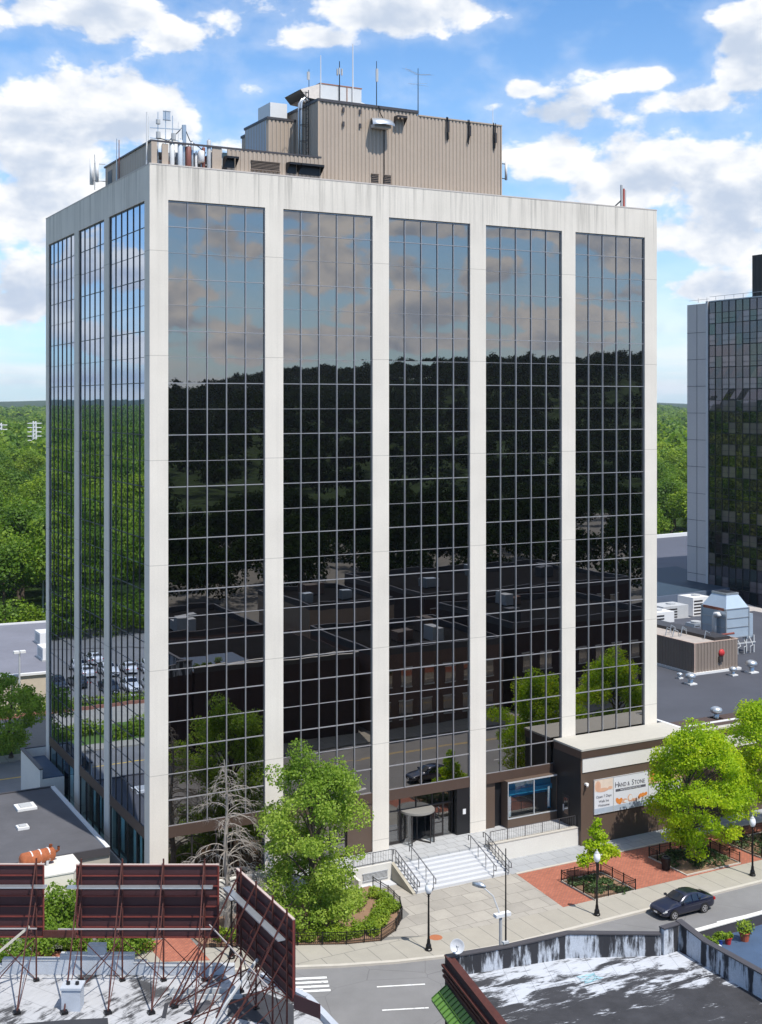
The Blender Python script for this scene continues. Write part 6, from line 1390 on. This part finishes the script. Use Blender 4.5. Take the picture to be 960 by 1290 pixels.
# north half: near zone
R0=[(100,230,9.6),(230,420,10.2),(420,800,11.),(800,1500,15.),(1500,2800,27.)]
for ra,rb,sp in R0:
    n=int(R(100)*(rb*rb-ra*ra)/2/(sp*sp))
    for _ in range(n):
        a=R(rng.uniform(-40,60)); r=math.sqrt(rng.uniform(ra*ra,rb*rb)); x,y=r*math.sin(a),r*math.cos(a)+10
        if y<(104 if x<35 else 100 if x<60 else 60) or not free(x,y): continue
        if x>60 and y<125 and x<175: continue
        s=rng.uniform(.75,1.45)*(1+.5*max(0,(r-800)/2000)); hz=rng.uniform(.85,1.15)/(1+.4*max(0,(r-800)/2000))
        if in_wedge(x,y) and math.hypot(x-CAMP.x,y-CAMP.y)<470 and cnt<230: place_near(x,y,s,hz)
        elif r<250: put(fine_t,accV['mid'],x,y,s,hz)
        elif r<450: put(mid_t,accV['mid'],x,y,s,hz)
        else: put(far_t if r<1500 else far_t,accV['far'],x,y,s*(1.0 if r<1500 else 1.35),hz*(1 if r<1500 else .8))
def flush(name,tp,lst,lab,mat=None):
    if not lst: return
    V=np.concatenate(lst); F=np.arange(len(V)).reshape(-1,4); link_mesh(name,np_mesh(name,V,F,mat or m_leaf_f),kind='stuff',label=lab)
flush('woodland',mid_t,accV['mid'],'dense green woodland around the town'); flush('far_woodland',far_t,accV['far'],'distant green woodland reaching to the horizon')
eg=[(x+rng.uniform(-2,2),rng.uniform(101.5,107),rng.uniform(1,5.5),rng.uniform(1.6,3),rng.uniform(1.6,3),rng.uniform(1.5,2.6)) for x in np.arange(-75,62,.9)]+[(x,rng.uniform(120,126),rng.uniform(1,5),2.6,2.6,2.2) for x in np.arange(100,175,1.5)]
V,F=leaves(eg,70000,.42,55,fill=.3,jit=.55); link_mesh('woodland_edge',np_mesh('woodland_edge',V,F,m_leaf_f),kind='stuff',label='bushy edge of the woodland')
# south: wooded hill and trees behind the street, seen in the mirror front
l1=[];l2=[]
for _ in range(420):
    x=rng.uniform(-60,240); y=rng.uniform(-225,-98); put(mid_t,l1,x,y,rng.uniform(.7,1.1),rng.uniform(.8,1.0))
for _ in range(90):
    x=rng.uniform(95,230); y=rng.uniform(-95,-20); put(mid_t,l1,x,y,rng.uniform(.6,1.0),rng.uniform(.7,1.0))
for _ in range(6500):
    x=rng.uniform(-250,950); y=-math.sqrt(rng.uniform(230**2,1100**2)); 
    if x> 200+abs(y)*1.0 or x<-150-abs(y)*.2: continue
    put(hill_t,l2,x,y,rng.uniform(.9,1.4),rng.uniform(.75,1.05))
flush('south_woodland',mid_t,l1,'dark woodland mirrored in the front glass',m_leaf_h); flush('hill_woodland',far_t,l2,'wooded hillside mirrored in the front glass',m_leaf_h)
hv_=[(x,rng.uniform(44.5,50),.5,1.1,.9,.75) for x in np.arange(-60,1,.9)]
shrubs('verge_hedge','long green hedge along the rear road verge',hv_,m_leaf_s,16000,.28,91,'hedge')
hv_=[(x,rng.uniform(59.3,61.8),.4,.9,.7,.6) for x in np.arange(-60,22,1.0)]
shrubs('verge_hedge','low hedge beyond the brown guard rail',hv_,m_leaf_s,9000,.26,92,'hedge')
hv_=[(x,rng.uniform(70.5,71.5) if x<-15 else 63.5,.5,1.3,1.2,.9) for x in np.arange(-42,-3,1.2)]
